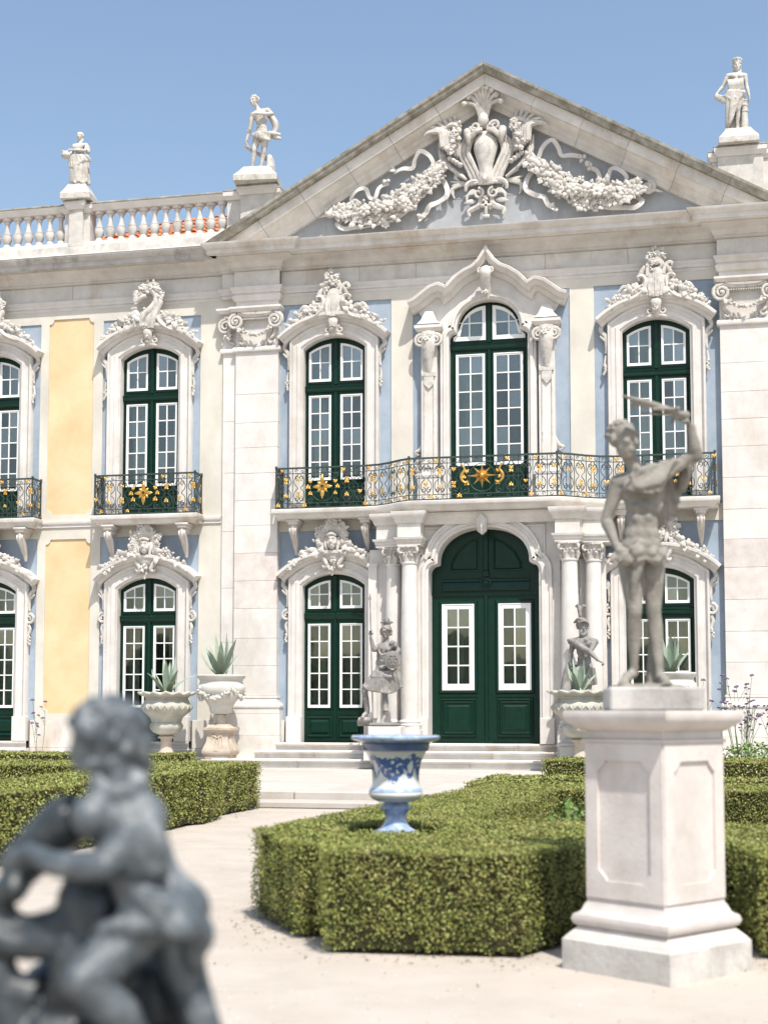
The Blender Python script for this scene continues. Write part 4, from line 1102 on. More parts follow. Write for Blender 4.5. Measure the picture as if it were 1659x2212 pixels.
m.box(pc-.06, pc+.06, YD-.075, YD, 3.93, 4.05, .01); m.box(pc-.05, pc+.05, YD-.06, YD, 4.05, 4.85, .015); m.box(pc-.03, pc+.03, YD-.05, YD, Z_SILL+.01, 3.56, .01)
for s in (-1, 1):
    x0, x1 = sorted((pc+s*.24, pc+s*.88)); bolection(m, x0, x1, 1.70, 3.40, YD, -.07, .035)
    bolection(m, x0-.0, x1+.0, .82, 1.50, YD, -.04, .03); panel(m, x0+.02, x1-.02, .84, 1.48, YD)
    m.box(x0-.06, x1+.06, YD-.02, YD, 1.57, 1.61); m.box(x0-.1, x1+.1, YD-.02, YD, .70, .735)
    q = [(pc+s*.14, 4.05), (pc+s*.72, 4.05), (pc+s*.70, 4.22), (pc+s*.58, 4.44), (pc+s*.40, 4.60), (pc+s*.14, 4.72)]
    if s < 0: q = q[::-1]
    m.sweep(q, [(0,-YD),(0,-YD+.02),(.02,-YD+.03),(.05,-YD)], 'elev', closed=True)
m.build('door_leaf', 'green_paint', e)
for x0, x1 in spec:
    sash(e, x0, x1, 1.70, lambda x: 3.40, 2, 4, YD, .10, .026)
    shutters(e, x0-.02, x1+.06, 1.4, 3.6, -.04)
    pass

# ================================================================ balconies
def slab_balcony(front, z=Z_BAL, name='balcony_slab'):
    """front: outline from right wall point round to left wall point, in (x,y)"""
    m = M(); m.sweep(front, [(-.35,5.17),(-.10,5.17),(-.06,5.20),(-.05,5.23),(-.01,5.26),(.02,5.27),(.03,5.29),(.03,z-.01),(.02,z),(-.35,z)], 'plan')
    xs = [p[0] for p in front]
    poly = [(p[0], p[1]+.2) for p in front]
    m.slab(poly, [], z-.001, 5.175, mapper=lambda x, y, h: (x, min(y, .0), h))
    return part(m, name, 'stone', 35)
def console(x, w=.16):
    m = M(); m.box(x-w*.62, x+w*.62, -.44, 0, 5.06, 5.168, .01); m.box(x-w*.85, x+w*.85, -.46, 0, 5.12, 5.166, .01)
    m.tube([(x,-.05,5.05),(x,-.30,5.02),(x,-.34,4.92),(x,-.22,4.80),(x,-.14,4.62),(x,-.10,4.48)], [.10,.11,.10,.09,.07,.04], 8, smooth=3, flat=(1.0,.75), up=(1,0,0))
    for k in range(-1, 2): m.tube([(x+k*.06,-.40,5.0),(x+k*.055,-.42,4.93),(x+k*.045,-.30,4.80),(x+k*.03,-.2,4.62)], [.02,.025,.02,.012], 5, smooth=2)
    part(m, 'balcony_console', 'stone_pink', 50)
leafm = M(); rg = random.Random(2)
for a in (-1.9, -.95, 0, .95, 1.9):
    leaf(leafm, (0, -.012, 0), (math.sin(a), -.1, math.cos(a)), .062 if a else .075, .018, rg, .5, .2)
leafm.ell((0,-.02,0), .016, None, 6, 4)
LEAF_ME = leafm.mesh('gilded_leaf', 'gold', 50)
def railing(path, medal, name='balcony_railing', unit=.27, z0=Z_BAL+.02, z1=6.20):
    e = empty(name, (0,0,0), parent=PAL)
    P = np.asarray(path, float); d = np.linalg.norm(np.diff(P, axis=0), axis=1); S = np.concatenate([[0], np.cumsum(d)]); T = S[-1]
    def at(s, z, off=0.0):
        x = np.interp(s, S, P[:,0]); y = np.interp(s, S, P[:,1])
        i = min(max(np.searchsorted(S, s)-1, 0), len(d)-1); t_ = (P[i+1]-P[i])/(d[i]+1e-9)
        nrm = np.array([t_[1], -t_[0]])
        return (x+nrm[0]*off, y+nrm[1]*off, z)
    def ang(s):
        i = min(max(np.searchsorted(S, s)-1, 0), len(d)-1); return math.atan2(P[i+1][1]-P[i][1], P[i+1][0]-P[i][0])
    m = M(); ss = sorted(set(list(S)+list(np.linspace(0, T, 40))))
    # top rail, two bottom rails
    for z, h, w in ((z1, .016, .026), (z1-.11, .007, .008), (z0+.10, .007, .008), (z0+.005, .012, .018)):
        v = []; f = []
        for k, s in enumerate(ss):
            for (o, q) in ((-w,-h),(w,-h),(w,h),(-w,h)): v.append(at(s, z+q, o))
        for k in range(len(ss)-1):
            for j in range(4): f.append((k*4+j, k*4+(j+1)%4, k*4+4+(j+1)%4, k*4+4+j))
        f.append((0,1,2,3)); f.append((len(v)-4, len(v)-3, len(v)-2, len(v)-1)); m.add(v, f)
    m.build('rails', 'iron', e)
    kn = [0.0, T] + [S[i] for i in range(1, len(P)-1) if abs(((math.atan2(*(P[i+1]-P[i])[::-1])-math.atan2(*(P[i]-P[i-1])[::-1])+PI) % (2*PI))-PI) > .5] + [s for s, w in medal if False]
    for s in kn:
        m = M(); x, y, _ = at(s, 0); m.box(x-.016, x+.016, y-.016, y+.016, z0, z1); m.ell((x, y, z1+.03), .028, None, 8, 6); m.build('post', 'iron', e)
    # scrollwork
    m = M(); spots = []
    def sc(s, z, r0, a0, turns, r=.009, r1=.012):
        pts = []; k = int(abs(turns)*9)+4
        for i in range(k+1):
            u = i/k; a = a0+turns*2*PI*u; rr = r0*(1-u)+r1*u
            pts.append(at(min(max(s+rr*math.cos(a), 0), T), z+rr*math.sin(a)))
        m.tube(pts, r, 5)
    def bar(s, za, zb, r=.008): m.tube([at(s, za), at(s, zb)], r, 5)
    def wave(pts, r=.008):
        q = catmull([(a, b, 0) for a, b in pts], 5); m.tube([at(min(max(p[0], 0), T), p[1]) for p in q], r, 5)
    blocked = [(s-w, s+w) for s, w in medal]
    free = []; cur = .0
    for a, b in sorted(blocked): free.append((cur, a)); cur = b
    free.append((cur, T))
    zm = (z0+z1)/2
    for a, b in free:
        if b-a < .12: continue
        n = max(1, round((b-a)/unit)); u = (b-a)/n
        for i in range(n):
            c = a+u*(i+.5); h = u*.46
            bar(a+u*i, z0, z1)
            for s in (-1, 1):
                wave([(c+s*h*.15, z0+.12), (c+s*h*.8, z0+.22), (c+s*h*.75, zm-.08), (c+s*h*.25, zm), (c+s*h*.75, zm+.08), (c+s*h*.8, z1-.24), (c+s*h*.15, z1-.12)])
                sc(c+s*h*.45, z0+.19, .055, PI/2, s*1.1); sc(c+s*h*.45, z1-.20, .055, -PI/2, -s*1.1)
                sc(c+s*h*.5, z0+.055, .038, 0, s*.9, .007, .008); sc(c+s*h*.5, z1-.06, .038, 0, -s*.9, .007, .008)
                if (i+s) % 2: bar(c+s*h*.28, z0+.12, z1-.12, .006)
            spots += ([(c, z0+.24, 0), (c, z1-.23, PI)] if i % 3 != 1 else []) + ([(c, zm-.09, PI)] if i % 2 else [(c, zm+.10, 0)]) + ([(c+h*.9, z0+.05, 0)] if i % 2 else [(c-h*.6, z1-.05, PI)])
    for s, w in medal:
        r = min(w*.9, .26)
        for q in (-1, 1): bar(s+q*w, z0, z1)
        wave([(s+r*math.cos(a), zm+r*1.05*math.sin(a)) for a in [2*PI*k/16 for k in range(17)]], .008)
        for q in (-1, 1):
            sc(s+q*w*.78, z0+.16, .07, PI/2, q*1.2); sc(s+q*w*.78, z1-.17, .07, -PI/2, -q*1.2)
            sc(s+q*w*.3, z0+.06, .045, 0, q*1, .007); sc(s+q*w*.3, z1-.06, .045, 0, -q*1, .007)
            if w > .4:
                for j in (.62, .95):
                    wave([(s+q*w*j, z0+.12), (s+q*w*(j+.06), zm), (s+q*w*j, z1-.12)], .007)
            spots += [(s+q*w*.72, z0+.28, 0), (s+q*w*.72, z1-.28, PI), (s+q*w*.85, zm, 0)]
    m.build('scrollwork', 'iron', e)
    for (s, z, r) in spots:
        x, y, zz = at(min(max(s, .02), T-.02), z, .012)
        k = rnd.uniform(.7, .95); o = inst('gilded_leaf', LEAF_ME, e, (x, y, zz), (0, r, ang(min(max(s,.02),T-.02))), (k,k,k))
    return e, at, ang
def medallion(e, p, rot, big=False):
    m = M(); rg = random.Random(4)
    if big:
        for k in range(16):
            a = 2*PI*k/16; L = (.31 if k % 8 == 4 else .24) if k % 2 == 0 else .14
            d = np.array([math.sin(a), 0, math.cos(a)]); t_ = np.array([math.cos(a), 0, -math.sin(a)]); w = .032 if k % 2 == 0 else .022
            m.add([d*.03-t_*w, d*.03+t_*w, d*L, d*.04+np.array([0,-.05,0]), d*.03+np.array([0,.01,0])], [(0,2,3),(1,3,2),(0,3,1),(0,4,2),(1,2,4),(0,1,4)])
        m.ell((0,-.03,0), .05, None, 10, 7)
    else:
        for k in range(8):
            a = 2*PI*k/8; L = .22 if k == 0 or k == 4 else (.17 if k % 2 == 0 else .11)
            for q in (-.22, 0, .22):
                leaf(m, (.035*math.sin(a), -.02, .035*math.cos(a)), (math.sin(a+q), -.12, math.cos(a+q)), L*(1 if q == 0 else .72), .034 if q == 0 else .024, rg, .5, .2)
        for k in range(10):
            a = 2*PI*k/10; m.ell((.045*math.cos(a), -.045, .045*math.sin(a)), .018, None, 6, 4)
    me = m.mesh('gilded_medallion', 'gold', 40); o = inst('gilded_medallion', me, e, p, (0, 0, rot))
    if not big:
        m = M(); m.xf(rotx(PI/2)); m.lathe([(.03,-.01),(.034,.02),(.028,.04),(.01,.045)], 12); inst('rosette', m.mesh('rosette', 'iron', 40), e, p, (0,0,rot))
# wing balconies
for cx in W_X[:2]:
    c = cx+.06; hw_ = 1.10; p = .46
    slab_balcony([(c+hw_+.05, 0), (c+hw_+.05, -p), (c-hw_-.05, -p), (c-hw_-.05, 0)])
    for q in (-.82, .82): console(c+q)
    e, at, ang = railing([(c-hw_, -.02), (c-hw_, -p+.03), (c+hw_, -p+.03), (c+hw_, -.02)], [(p-.05+hw_, .34)], unit=.30)
    x, y, _ = at(p-.05+hw_, 0, .02); medallion(e, (x, y, 5.80), 0)
# long bowed balcony
L_ = [(-4.28,-.02),(-4.28,-.50),(-2.45,-.50),(-2.15,-.56),(-1.88,-.72),(-1.66,-.93),(-1.42,-1.08),(1.46,-1.08),(1.72,-.93),(1.96,-.72),(2.24,-.56),(2.52,-.50),(4.40,-.50),(4.40,-.02)]
slab_balcony([(x+(.05 if x > 0 else -.05)*(abs(x) > 4), y-.05*(y < -.1)) for x, y in L_[::-1]])
for x in (-3.95, -2.45, 2.62, 4.12): console(x)
PL = np.array(L_); SS = np.concatenate([[0], np.cumsum(np.linalg.norm(np.diff(PL, axis=0), axis=1))])
sL = .48+(4.28-3.30); sC = SS[6]+1.44; sR = SS[11]+(3.40-2.52)
e, at, ang = railing([(x, y+.02) for x, y in L_], [(sL, .36), (sC, .42), (sR, .36)], unit=.285)
x, y, _ = at(sL, 0, .02); medallion(e, (x, y, 5.80), 0)
x, y, _ = at(sR, 0, .02); medallion(e, (x, y, 5.80), 0)
x, y, _ = at(sC, 0, .02); medallion(e, (x, y, 5.82), 0, True)
for s in (-1, 1):
    m = M(); curve(m, [(s*.05,.20),(s*.0,.10),(s*.06,.0),(s*.05,-.10),(s*-.03,-.16),(s*-.08,-.12)], [.012,.022,.028,.024,.018,.01], 0, 7)
    inst('gilded_scroll', m.mesh('gilded_scroll', 'gold', 50), e, (x+s*.34, y-.02, 5.84))
# ================================================================ pediment carving
rg = random.Random(21)
o = empty('coat_of_arms', (0,0,0), parent=PAL); Y0 = -.05; ac = 0.0
m = M()      # shield
pts = []
prof = [(0,12.98),(.14,12.96),(.24,12.86),(.27,12.68),(.24,12.46),(.17,12.22),(.15,12.06),(.20,11.98)]
m.tube([(ac,-.08,13.0),(ac,-.14,12.9),(ac,-.18,12.68),(ac,-.2,12.44),(ac,-.2,12.22),(ac,-.18,12.06),(ac,-.12,11.95)], [.11,.21,.25,.19,.14,.16,.21], 18, smooth=4, flat=(1,.72))
m.build('shield', 'stone_carved', o, 180)
m = M()
for s in (-1, 1):
    for k, r in enumerate((.30, .38, .46)):
        curve(m, [(ac+s*(.16+.04*k), 12.98+.02*k), (ac+s*(r), 12.82), (ac+s*(r+.06), 12.6), (ac+s*(r-.04), 12.36), (ac+s*(r-.14), 12.14), (ac+s*(r-.18), 11.98), (ac+s*(r-.06), 11.94)], [.035,.055,.058,.05,.05,.048,.025], -.18+.03*k, 7)
    # horn volutes by the crown
    spiral(m, ac+s*.20, 13.08, -.30, .10, .025, PI, s*-1.4, .04, .02)
    curve(m, [(ac+s*.05,13.0,-.32), (ac+s*.18,12.96,-.34), (ac+s*.30,12.86,-.30), (ac+s*.42,12.90,-.26)], [.05,.055,.05,.03], -.3)
    m.tube([(ac+s*.36,-.25,13.02),(ac+s*.34,-.30,12.88),(ac+s*.33,-.28,12.72)], [.09,.08,.03], 8, smooth=3)
    # palm branches, lower leaves
    for k in range(7):
        a = .15+.13*k
        curve(m, [(ac+s*.40, 12.05), (ac+s*(.52+.06*k), 12.16+.05*k), (ac+s*(.66+.05*k), 12.20+.11*k)], [.02,.045,.02], -.10-.01*k, 6)
    for k in range(5): curve(m, [(ac+s*.34, 12.0), (ac+s*(.55+.04*k), 12.02-.03*k), (ac+s*(.74-.02*k), 12.06-.09*k)], [.02,.04,.015], -.08, 6)
    # feathered wing
    for k in range(6):
        curve(m, [(ac+s*(.62+.05*k), 12.55+.03*k), (ac+s*(.60+.06*k), 12.9+.02*k), (ac+s*(.62+.085*k), 13.3-.05*k), (ac+s*(.74+.09*k), 13.62-.12*k), (ac+s*(.84+.08*k), 13.66-.14*k)], [.06,.07,.058,.042,.016], -.16-.03*k, 6)
    for k in range(8):
        u = k/7; cluster(m, (ac+s*(.56+.16*u), -.26, 13.12-.5*u), (.07,.07), 5, rg, 'lbf', .08)
    curve(m, [(ac+s*.52,13.02), (ac+s*.58,13.14), (ac+s*.72,13.16), (ac+s*.86,13.06)], [.05,.06,.05,.02], -.28, 7)
    for k in range(5): curve(m, [(ac+s*.86,12.98), (ac+s*(.93+.02*k),13.12+.02*k), (ac+s*(1.02+.02*k),13.24-.07*k)], [.03,.035,.01], -.2, 6)
    for k in range(4): m.ell((ac+s*(.52+.07*k), -.22, 12.34+.05*k), (.06,.07,.05), None, 8, 6)
    # foot scrolls
    curve(m, [(ac+s*.10,11.98), (ac+s*.28,12.0), (ac+s*.40,11.92), (ac+s*.42,11.80)], [.04,.05,.05,.03], -.16, 7)
    spiral(m, ac+s*.15, 11.72, -.22, .11, .03, PI/2, s*1.3, .035, .02)
    for k in range(4): curve(m, [(ac+s*.16,11.74), (ac+s*(.28+.03*k),11.80-.03*k), (ac+s*(.42-.01*k),11.68-.05*k)], [.02,.03,.015], -.18, 6)
    curve(m, [(ac+s*.10,11.66), (ac+s*.14,11.50), (ac+s*.24,11.44), (ac+s*.36,11.38), (ac+s*.34,11.28)], [.05,.06,.055,.045,.03], -.16, 7)
    leaf(m, (ac+s*.2,-.15,11.58), (s,-.1,-.1), .26, .05, rg)
m.tube([(ac,-.32,12.02),(ac,-.38,11.94),(ac,-.30,11.88)], [.06,.05,.03], 8, smooth=3)
m.box(ac-.03, ac+.03, -.22, -.16, 11.26, 11.58, .01); m.box(ac-.11, ac+.11, -.22, -.16, 11.44, 11.50, .01); m.box(ac-.07, ac+.07, -.22, -.16, 11.22, 11.28, .01)
cluster(m, (ac, -.14, 11.55), (.12,.10), 10, rg, 'lb', .07)
m.build('scroll_frame', 'stone_carved', o, 50)
m = M()      # shell
for k in range(-4, 5):
    a = k*.20
    m.tube([(ac-.04+.02*k,-.22,13.30), (ac-.04+.035*k,-.26,13.5), (ac-.04+.055*k,-.30,13.72-.01*k*k), (ac-.04+.088*k,-.34,13.86-.018*k*k)], [.03,.035,.042,.05], 7, smooth=3)
    m.ell((ac-.04+.094*k, -.36, 13.86-.020*k*k), (.065,.07,.06), None, 8, 6)
m.tube([(ac-.04,-.2,13.12),(ac-.04,-.24,13.22),(ac-.04,-.2,13.34)], [.10,.115,.08], 12, smooth=3); m.box(ac-.16, ac+.08, -.26, -.05, 13.06, 13.13, .01)
m.build('crowning_shell', 'stone_carved', o, 55)
for s in (-1, 1):
    g_ = empty('garland', (0,0,0), parent=PAL)
    m = M(); ax = .02*s
    line = [(.92,12.28),(1.42,11.86),(1.93,11.54),(2.55,11.48),(3.06,11.56)]
    C = catmull([(a, b, r) for (a, b), r in zip(line, (.13,.25,.32,.24,.11))], 10)
    for a, b, r in C: m.ell((s*a, -.14, b), (r*.55,.13,r*.75), None, 8, 6)
    for a, b, r in C:
        cluster(m, (s*a, -.20, b), (.09, r*.95), 12, rg, 'lllllf', .10)
    for k in range(4): flower(m, (s*(1.75+.24*k), -.36, 11.58-.03*k), .14, rg, 6)
    m.tube([(s*.85,-.22,12.36),(s*1.0,-.26,12.26),(s*1.1,-.24,12.16)], [.08,.09,.08], 8)
    spiral(m, s*3.22, 11.60, -.16, .13, .02, PI/2, -s*1.8, .05, .025, 7); m.tube([(s*3.22,-.16,11.6),(s*3.24,-.22,11.6)], [.11,.03], 10)
    m.tube([(s*3.32,-.14,11.55),(s*3.50,-.12,11.50)], [.04,.008], 7)
    m.build('flowers', 'stone_carved', g_, 55)
    for pts, w in (([(1.05,12.38,-.1),(1.16,12.60,-.16),(1.34,12.70,-.2),(1.46,12.56,-.14),(1.52,12.40,-.1),(1.72,12.38,-.14),(1.92,12.34,-.1)], .085),
                   ([(2.72,11.66,-.08),(2.80,11.84,-.14),(2.66,11.98,-.2),(2.50,12.02,-.16),(2.42,11.84,-.1),(2.30,11.82,-.14),(2.22,12.02,-.12),(2.05,12.12,-.1)], .08),
                   ([(1.0,12.2,-.06),(.84,12.0,-.10),(.80,11.76,-.14),(.98,11.64,-.1),(1.16,11.56,-.14),(1.24,11.42,-.12),(1.36,11.34,-.1)], .10),
                   ([(3.0,11.44,-.08),(3.10,11.32,-.16),(2.96,11.20,-.18),(2.76,11.24,-.1),(2.5,11.24,-.14),(2.2,11.30,-.1),(2.0,11.30,-.1)], .09)):
        m = M(); ribbon(m, [(s*a, b, c) for a, b, c in pts], w, -.02, .014); e_ = pts[-1]
        cluster(m, (s*e_[0], -.12, e_[1]), (.07,.05), 5, rg, 'lb', .07)
        m.build('ribbon', 'stone_clean', g_, 60)

# ================================================================ figures
def V(*a): return np.array(a, float)
def head(m, c, R, s=1.0, hair='curls', rg=rg, beard=False):
    """face looks along local -y; head is about 0.23*s high"""
    R = np.asarray(R); 
    def P(x, y, z): return np.asarray(c)+R@(V(x, y, z)*s)
    def E(x, y, z, a, b, d): m.ell(P(x,y,z), (a*s,b*s,d*s), R, 12, 9)
    E(0,.012,.035,.078,.094,.085); E(0,-.03,-.04,.060,.062,.078); E(0,-.055,-.092,.030,.030,.024)
    E(0,-.03,.02,.066,.068,.06)
    m.tube([P(0,-.088,.03), P(0,-.107,-.012), P(0,-.116,-.030), P(0,-.092,-.038)], [.011*s,.013*s,.016*s,.010*s], 7)
    m.tube([P(-.058,-.068,.036), P(-.03,-.092,.042), P(0,-.092,.036), P(.03,-.092,.042), P(.058,-.068,.036)], [.009*s,.014*s,.012*s,.014*s,.009*s], 6)
    for q in (-1, 1):
        E(q*.030,-.084,.016,.015,.008,.008); E(q*.042,-.068,-.018,.022,.022,.022); E(q*.077,.008,.0,.012,.022,.030)
    m.tube([P(-.022,-.088,-.058), P(0,-.099,-.054), P(.022,-.088,-.058)], [.006*s,.010*s,.006*s], 6)
    m.tube([P(-.020,-.085,-.072), P(0,-.094,-.074), P(.020,-.085,-.072)], [.006*s,.010*s,.006*s], 6)
    if beard:
        for k in range(40): E(rg.uniform(-.055,.055),-.05-rg.uniform(0,.03),-.075-rg.uniform(0,.07),.018,.018,.02)
    if hair == 'curls':
        for k in range(75):
            a = rg.uniform(0, 2*PI); t_ = rg.uniform(-.1, 1.5); x = .082*math.cos(a)*math.cos(t_); y = .012+.098*math.sin(a)*math.cos(t_); z = .035+.092*math.sin(t_)
            if y < -.045 and z < .075: continue
            E(x, y, z, .019,.019,.017)
    elif hair == 'short':
        for k in range(60):
            a = rg.uniform(0, 2*PI); t_ = rg.uniform(-.3, 1.5); x = .079*math.cos(a)*math.cos(t_); y = .014+.095*math.sin(a)*math.cos(t_); z = .035+.087*math.sin(t_)
            if y < -.02 and z < .095: continue
            E(x*.97, y*.97, z*.98, .020,.020,.008)
    elif hair == 'bun':
        for k in range(80):
            a = rg.uniform(0, 2*PI); t_ = rg.uniform(-.5, 1.5); x = .084*math.cos(a)*math.cos(t_); y = .014+.10*math.sin(a)*math.cos(t_); z = .03+.094*math.sin(t_)
            if y < -.045 and z < .07: continue
            E(x, y, z, .021,.021,.016)
        E(0,.115,.02,.045,.04,.04)
        for q in (-1,1): m.tube([P(q*.07,.03,-.02), P(q*.075,.03,-.09), P(q*.085,-.01,-.15)], [.022*s,.02*s,.01*s], 6)
    elif hair == 'helmet':
        E(0,.015,.05,.094,.11,.10); m.tube([P(-.09,-.03,.05), P(-.055,-.115,.06), P(0,-.14,.085), P(.055,-.115,.06), P(.09,-.03,.05)], [.014*s,.016*s,.018*s,.016*s,.014*s], 6, smooth=3)
        for q in (-1, 1): m.tube([P(q*.09,-.0,.04), P(q*.085,-.02,-.04)], [.03*s,.016*s], 6)
        m.tube([P(q_x,.12,-.02) for q_x in (-.07, 0, .07)], [.02*s,.03*s,.02*s], 6)
def hand(m, w, d, nrm, s=1.0, curl=.6, side=1):
    w = np.asarray(w, float); d = np.asarray(d, float); d = d/np.linalg.norm(d); n_ = np.asarray(nrm, float); n_ = n_-d*np.dot(n_, d); n_ /= np.linalg.norm(n_); t_ = np.cross(d, n_)*side
    pc_ = w+d*.045*s
    m.ell(pc_, (.036*s,.017*s,.046*s), np.stack([t_, n_, d], 1), 9, 7)
    for k, L in enumerate((.068,.080,.076,.058)):
        b = pc_+d*.035*s+t_*(.024-.016*k)*s; c1 = b+(d*math.cos(curl*.5)+n_*math.sin(curl*.5))*L*.5*s; c2 = c1+(d*math.cos(curl*1.6)+n_*math.sin(curl*1.6))*L*.45*s
        m.cap(b, c1, .0095*s, .0088*s, 6); m.cap(c1, c2, .0088*s, .007*s, 6)
    b = pc_+t_*.028*s-d*.02*s; c1 = b+(t_*.6+d*.6+n_*.4)*.035*s; m.cap(b, c1, .012*s, .010*s, 6); m.cap(c1, c1+(d*.8+n_*.5)*.028*s, .010*s, .008*s, 6)
def body(m, J, s=1.0, fem=False, legs=True):
    A = {k: np.asarray(v, float) for k, v in J.items()}
    up = A['neck']-A['waist']; up /= np.linalg.norm(up); sx = A['shR']-A['shL']; sx = sx-up*np.dot(sx, up); sx /= np.linalg.norm(sx); fy = np.cross(up, sx)
    R = np.stack([sx, fy, up], 1)
    m.ell(A['chest'], (.150*s,.100*s,.155*s), R, 14, 10); m.ell(A['chest']-up*.10*s, (.128*s,.092*s,.13*s), R, 14, 10)
    m.ell(A['waist'], (.115*s,.085*s,.12*s), R, 14, 10); m.ell((A['waist']+A['pel'])/2, (.125*s,.09*s,.11*s), R, 12, 9)
    m.ell(A['pel'], ((.155 if fem else .145)*s,.105*s,.11*s), R, 14, 10)
    m.cap(A['chest']+up*.08*s, A['neck'], .075*s, .052*s); m.cap(A['neck'], A['head']-up*.03*s, .050*s, .048*s)
    for q, sh in ((-1,'shL'), (1,'shR')):
        m.cap(A['chest']+up*.07*s+sx*q*.05*s, A[sh], .075*s, .062*s)
        m.ell(A['chest']+sx*q*.068*s+up*.02*s-fy*(.078 if fem else .066)*s, ((.052 if fem else .065)*s,(.052 if fem else .034)*s,.052*s), R, 10, 8)
    for q, a, b, c in ((-1,'shL','elL','haL'), (1,'shR','elR','haR')):
        u1 = A[b]-A[a]; u2 = A[c]-A[b]; m.ell(A[a], .058*s)
        m.tube([A[a]-u1*.02, A[a]+u1*.3, A[a]+u1*.6, A[b], A[b]+u2*.25, A[b]+u2*.6, A[c]], [.054*s,.054*s,.046*s,.040*s,.043*s,.034*s,.026*s], 12, smooth=3)
    if legs:
        for q, a, b, c in ((-1,'hipL','knL','anL'), (1,'hipR','knR','anR')):
            u1 = A[b]-A[a]; u2 = A[c]-A[b]; m.ell(A[a], .086*s)
            m.tube([A[a], A[a]+u1*.3, A[a]+u1*.65, A[b]-fy*.004*s, A[b]+u2*.14, A[b]+u2*.32+fy*.012*s, A[b]+u2*.6+fy*.008*s, A[b]+u2*.85, A[c]], [.086*s,.084*s,.068*s,.053*s,.047*s,.053*s,.044*s,.032*s,.031*s], 14, smooth=3)
            m.ell(A[b]-fy*.022*s, (.034*s,.03*s,.036*s)); m.ell(A[c], .034*s)
            t_ = A['to'+a[-1]] if 'to'+a[-1] in A else A[c]+V(0,-.14*s,-.05*s)
            m.cap(A[c]+V(0,.02*s,-.035*s), A[c]*.4+t_*.6, .036*s, .034*s); m.cap(A[c]*.4+t_*.6, t_, .036*s, .026*s)
            for k in range(5): m.ell(t_+V((k-2)*.014*s,-.01*s,-.003*s), .012*s, None, 6, 5)
        m.cap(A['hipL'], A['hipR'], .085*s, .085*s)
    return R
def folds(m, tops, bots, r0, r1, n, rg, jit=.02, mid=0.0, prot=0.0):
    """drapery: ridges running from a top polyline to a bottom polyline"""
    T = catmull(tops, 8); B = catmull(bots, 8)
    for k in range(n):
        u = k/(n-1); i = u*(len(T)-1); a = T[int(i)]; j = u*(len(B)-1); b = B[int(j)]
        c = (a+b)/2+V(rg.uniform(-jit,jit), -prot+rg.uniform(-jit,jit), mid)
        m.tube([a, c, b], [r0, (r0+r1)/2*rg.uniform(.8,1.2), r1], 7, smooth=4)
def figure(name, loc, rz, label, cat='statue', group=None, scale=1.0): return empty(name, loc, rz, label, cat, group, None, scale)
def px(cx, fy, k):
    return lambda x, y, d=0.0: V((x-cx)*k, d, (fy-y)*k)

# ---- roof statues with their tapered plinths
def plinth_tapered(parent, w, h, mt='statue_white'):
    m = M(); a, b = w/2, w*.30
    m.box(-a, a, -a, a, 0, h*.38, .01)
    v = [(-a*.97,-a*.97,h*.38),(a*.97,-a*.97,h*.38),(a*.97,a*.97,h*.38),(-a*.97,a*.97,h*.38),(-b*1.25,-b*1.25,h*.72),(b*1.25,-b*1.25,h*.72),(b*1.25,b*1.25,h*.72),(-b*1.25,b*1.25,h*.72),(-b,-b,h),(b,-b,h),(b,b,h),(-b,b,h)]
    f = [(0,3,2,1),(8,9,10,11)]
    for j in (0, 4):
        for i in range(4): f.append((j+i, j+(i+1)%4, j+4+(i+1)%4, j+4+i))
    m.add(v, f); m.build('plinth', mt, parent)
# woman with basket
t1 = figure('rooftop_statue', (-8.89, -.02, 12.26), .10, 'weathered white statue of a draped woman with a basket, on the balustrade')
plinth_tapered(t1, .66, .36); p = px(610, 1110, .00125); m = M(); rg = random.Random(31); H0 = .36
J = dict(head=p(605,225), neck=p(608,330), chest=p(605,430), waist=p(605,560), pel=p(605,650), shL=p(505,385), shR=p(715,380), elL=p(485,500,-.03), haL=p(430,600,-.16), elR=p(720,500,-.08), haR=p(455,525,-.24), hipL=p(550,680), hipR=p(660,680), knL=p(525,860,-.05), knR=p(640,870), anL=p(510,1060), anR=p(690,1060))
body(m, J, .78, True); head(m, J['head'], rotz(-.25), .80, 'bun', rg)
m.ell(p(410,620,-.22), (.10,.10,.075)); 
for k in range(14): m.ell(p(400+rg.uniform(-55,55),565+rg.uniform(-12,12),-.22+rg.uniform(-.06,.06)), .028)
folds(m, [p(500,640,-.10), p(600,650,-.15), p(720,640,-.08)], [p(470,1060,-.08), p(560,1080,-.16), p(640,1080,-.14), p(745,1060,-.04)], .05, .038, 14, rg)
folds(m, [p(540,640,.10), p(700,640,.10)], [p(500,1060,.10), p(740,1060,.10)], .06, .05, 8, rg)
folds(m, [p(480,600,-.12), p(600,600,-.16), p(740,590,-.08)], [p(455,800,-.12), p(560,830,-.18), p(700,720,-.15), p(800,690,-.02)], .045, .03, 11, rg)
for k in range(10): m.tube([p(500+k*22,370,-.03), p(520+k*18,430,-.13), p(540+k*12,520,-.11)], [.02,.03,.02], 6, smooth=3)
m.cap(p(740,420,.0), p(750,500,.0), .05, .05)
m.ell(p(590,1110), (.20,.17,.05))
for q in (585, 700): m.cap(p(q,1090,-.1), p(q-10,1100,-.20), .035, .026)
m.X = None
for i in range(len(m.V)): m.V[i] = m.V[i]+V(0,0,H0+.02)
remesh(m, 'figure', 'statue_white', t1, .011, 2)
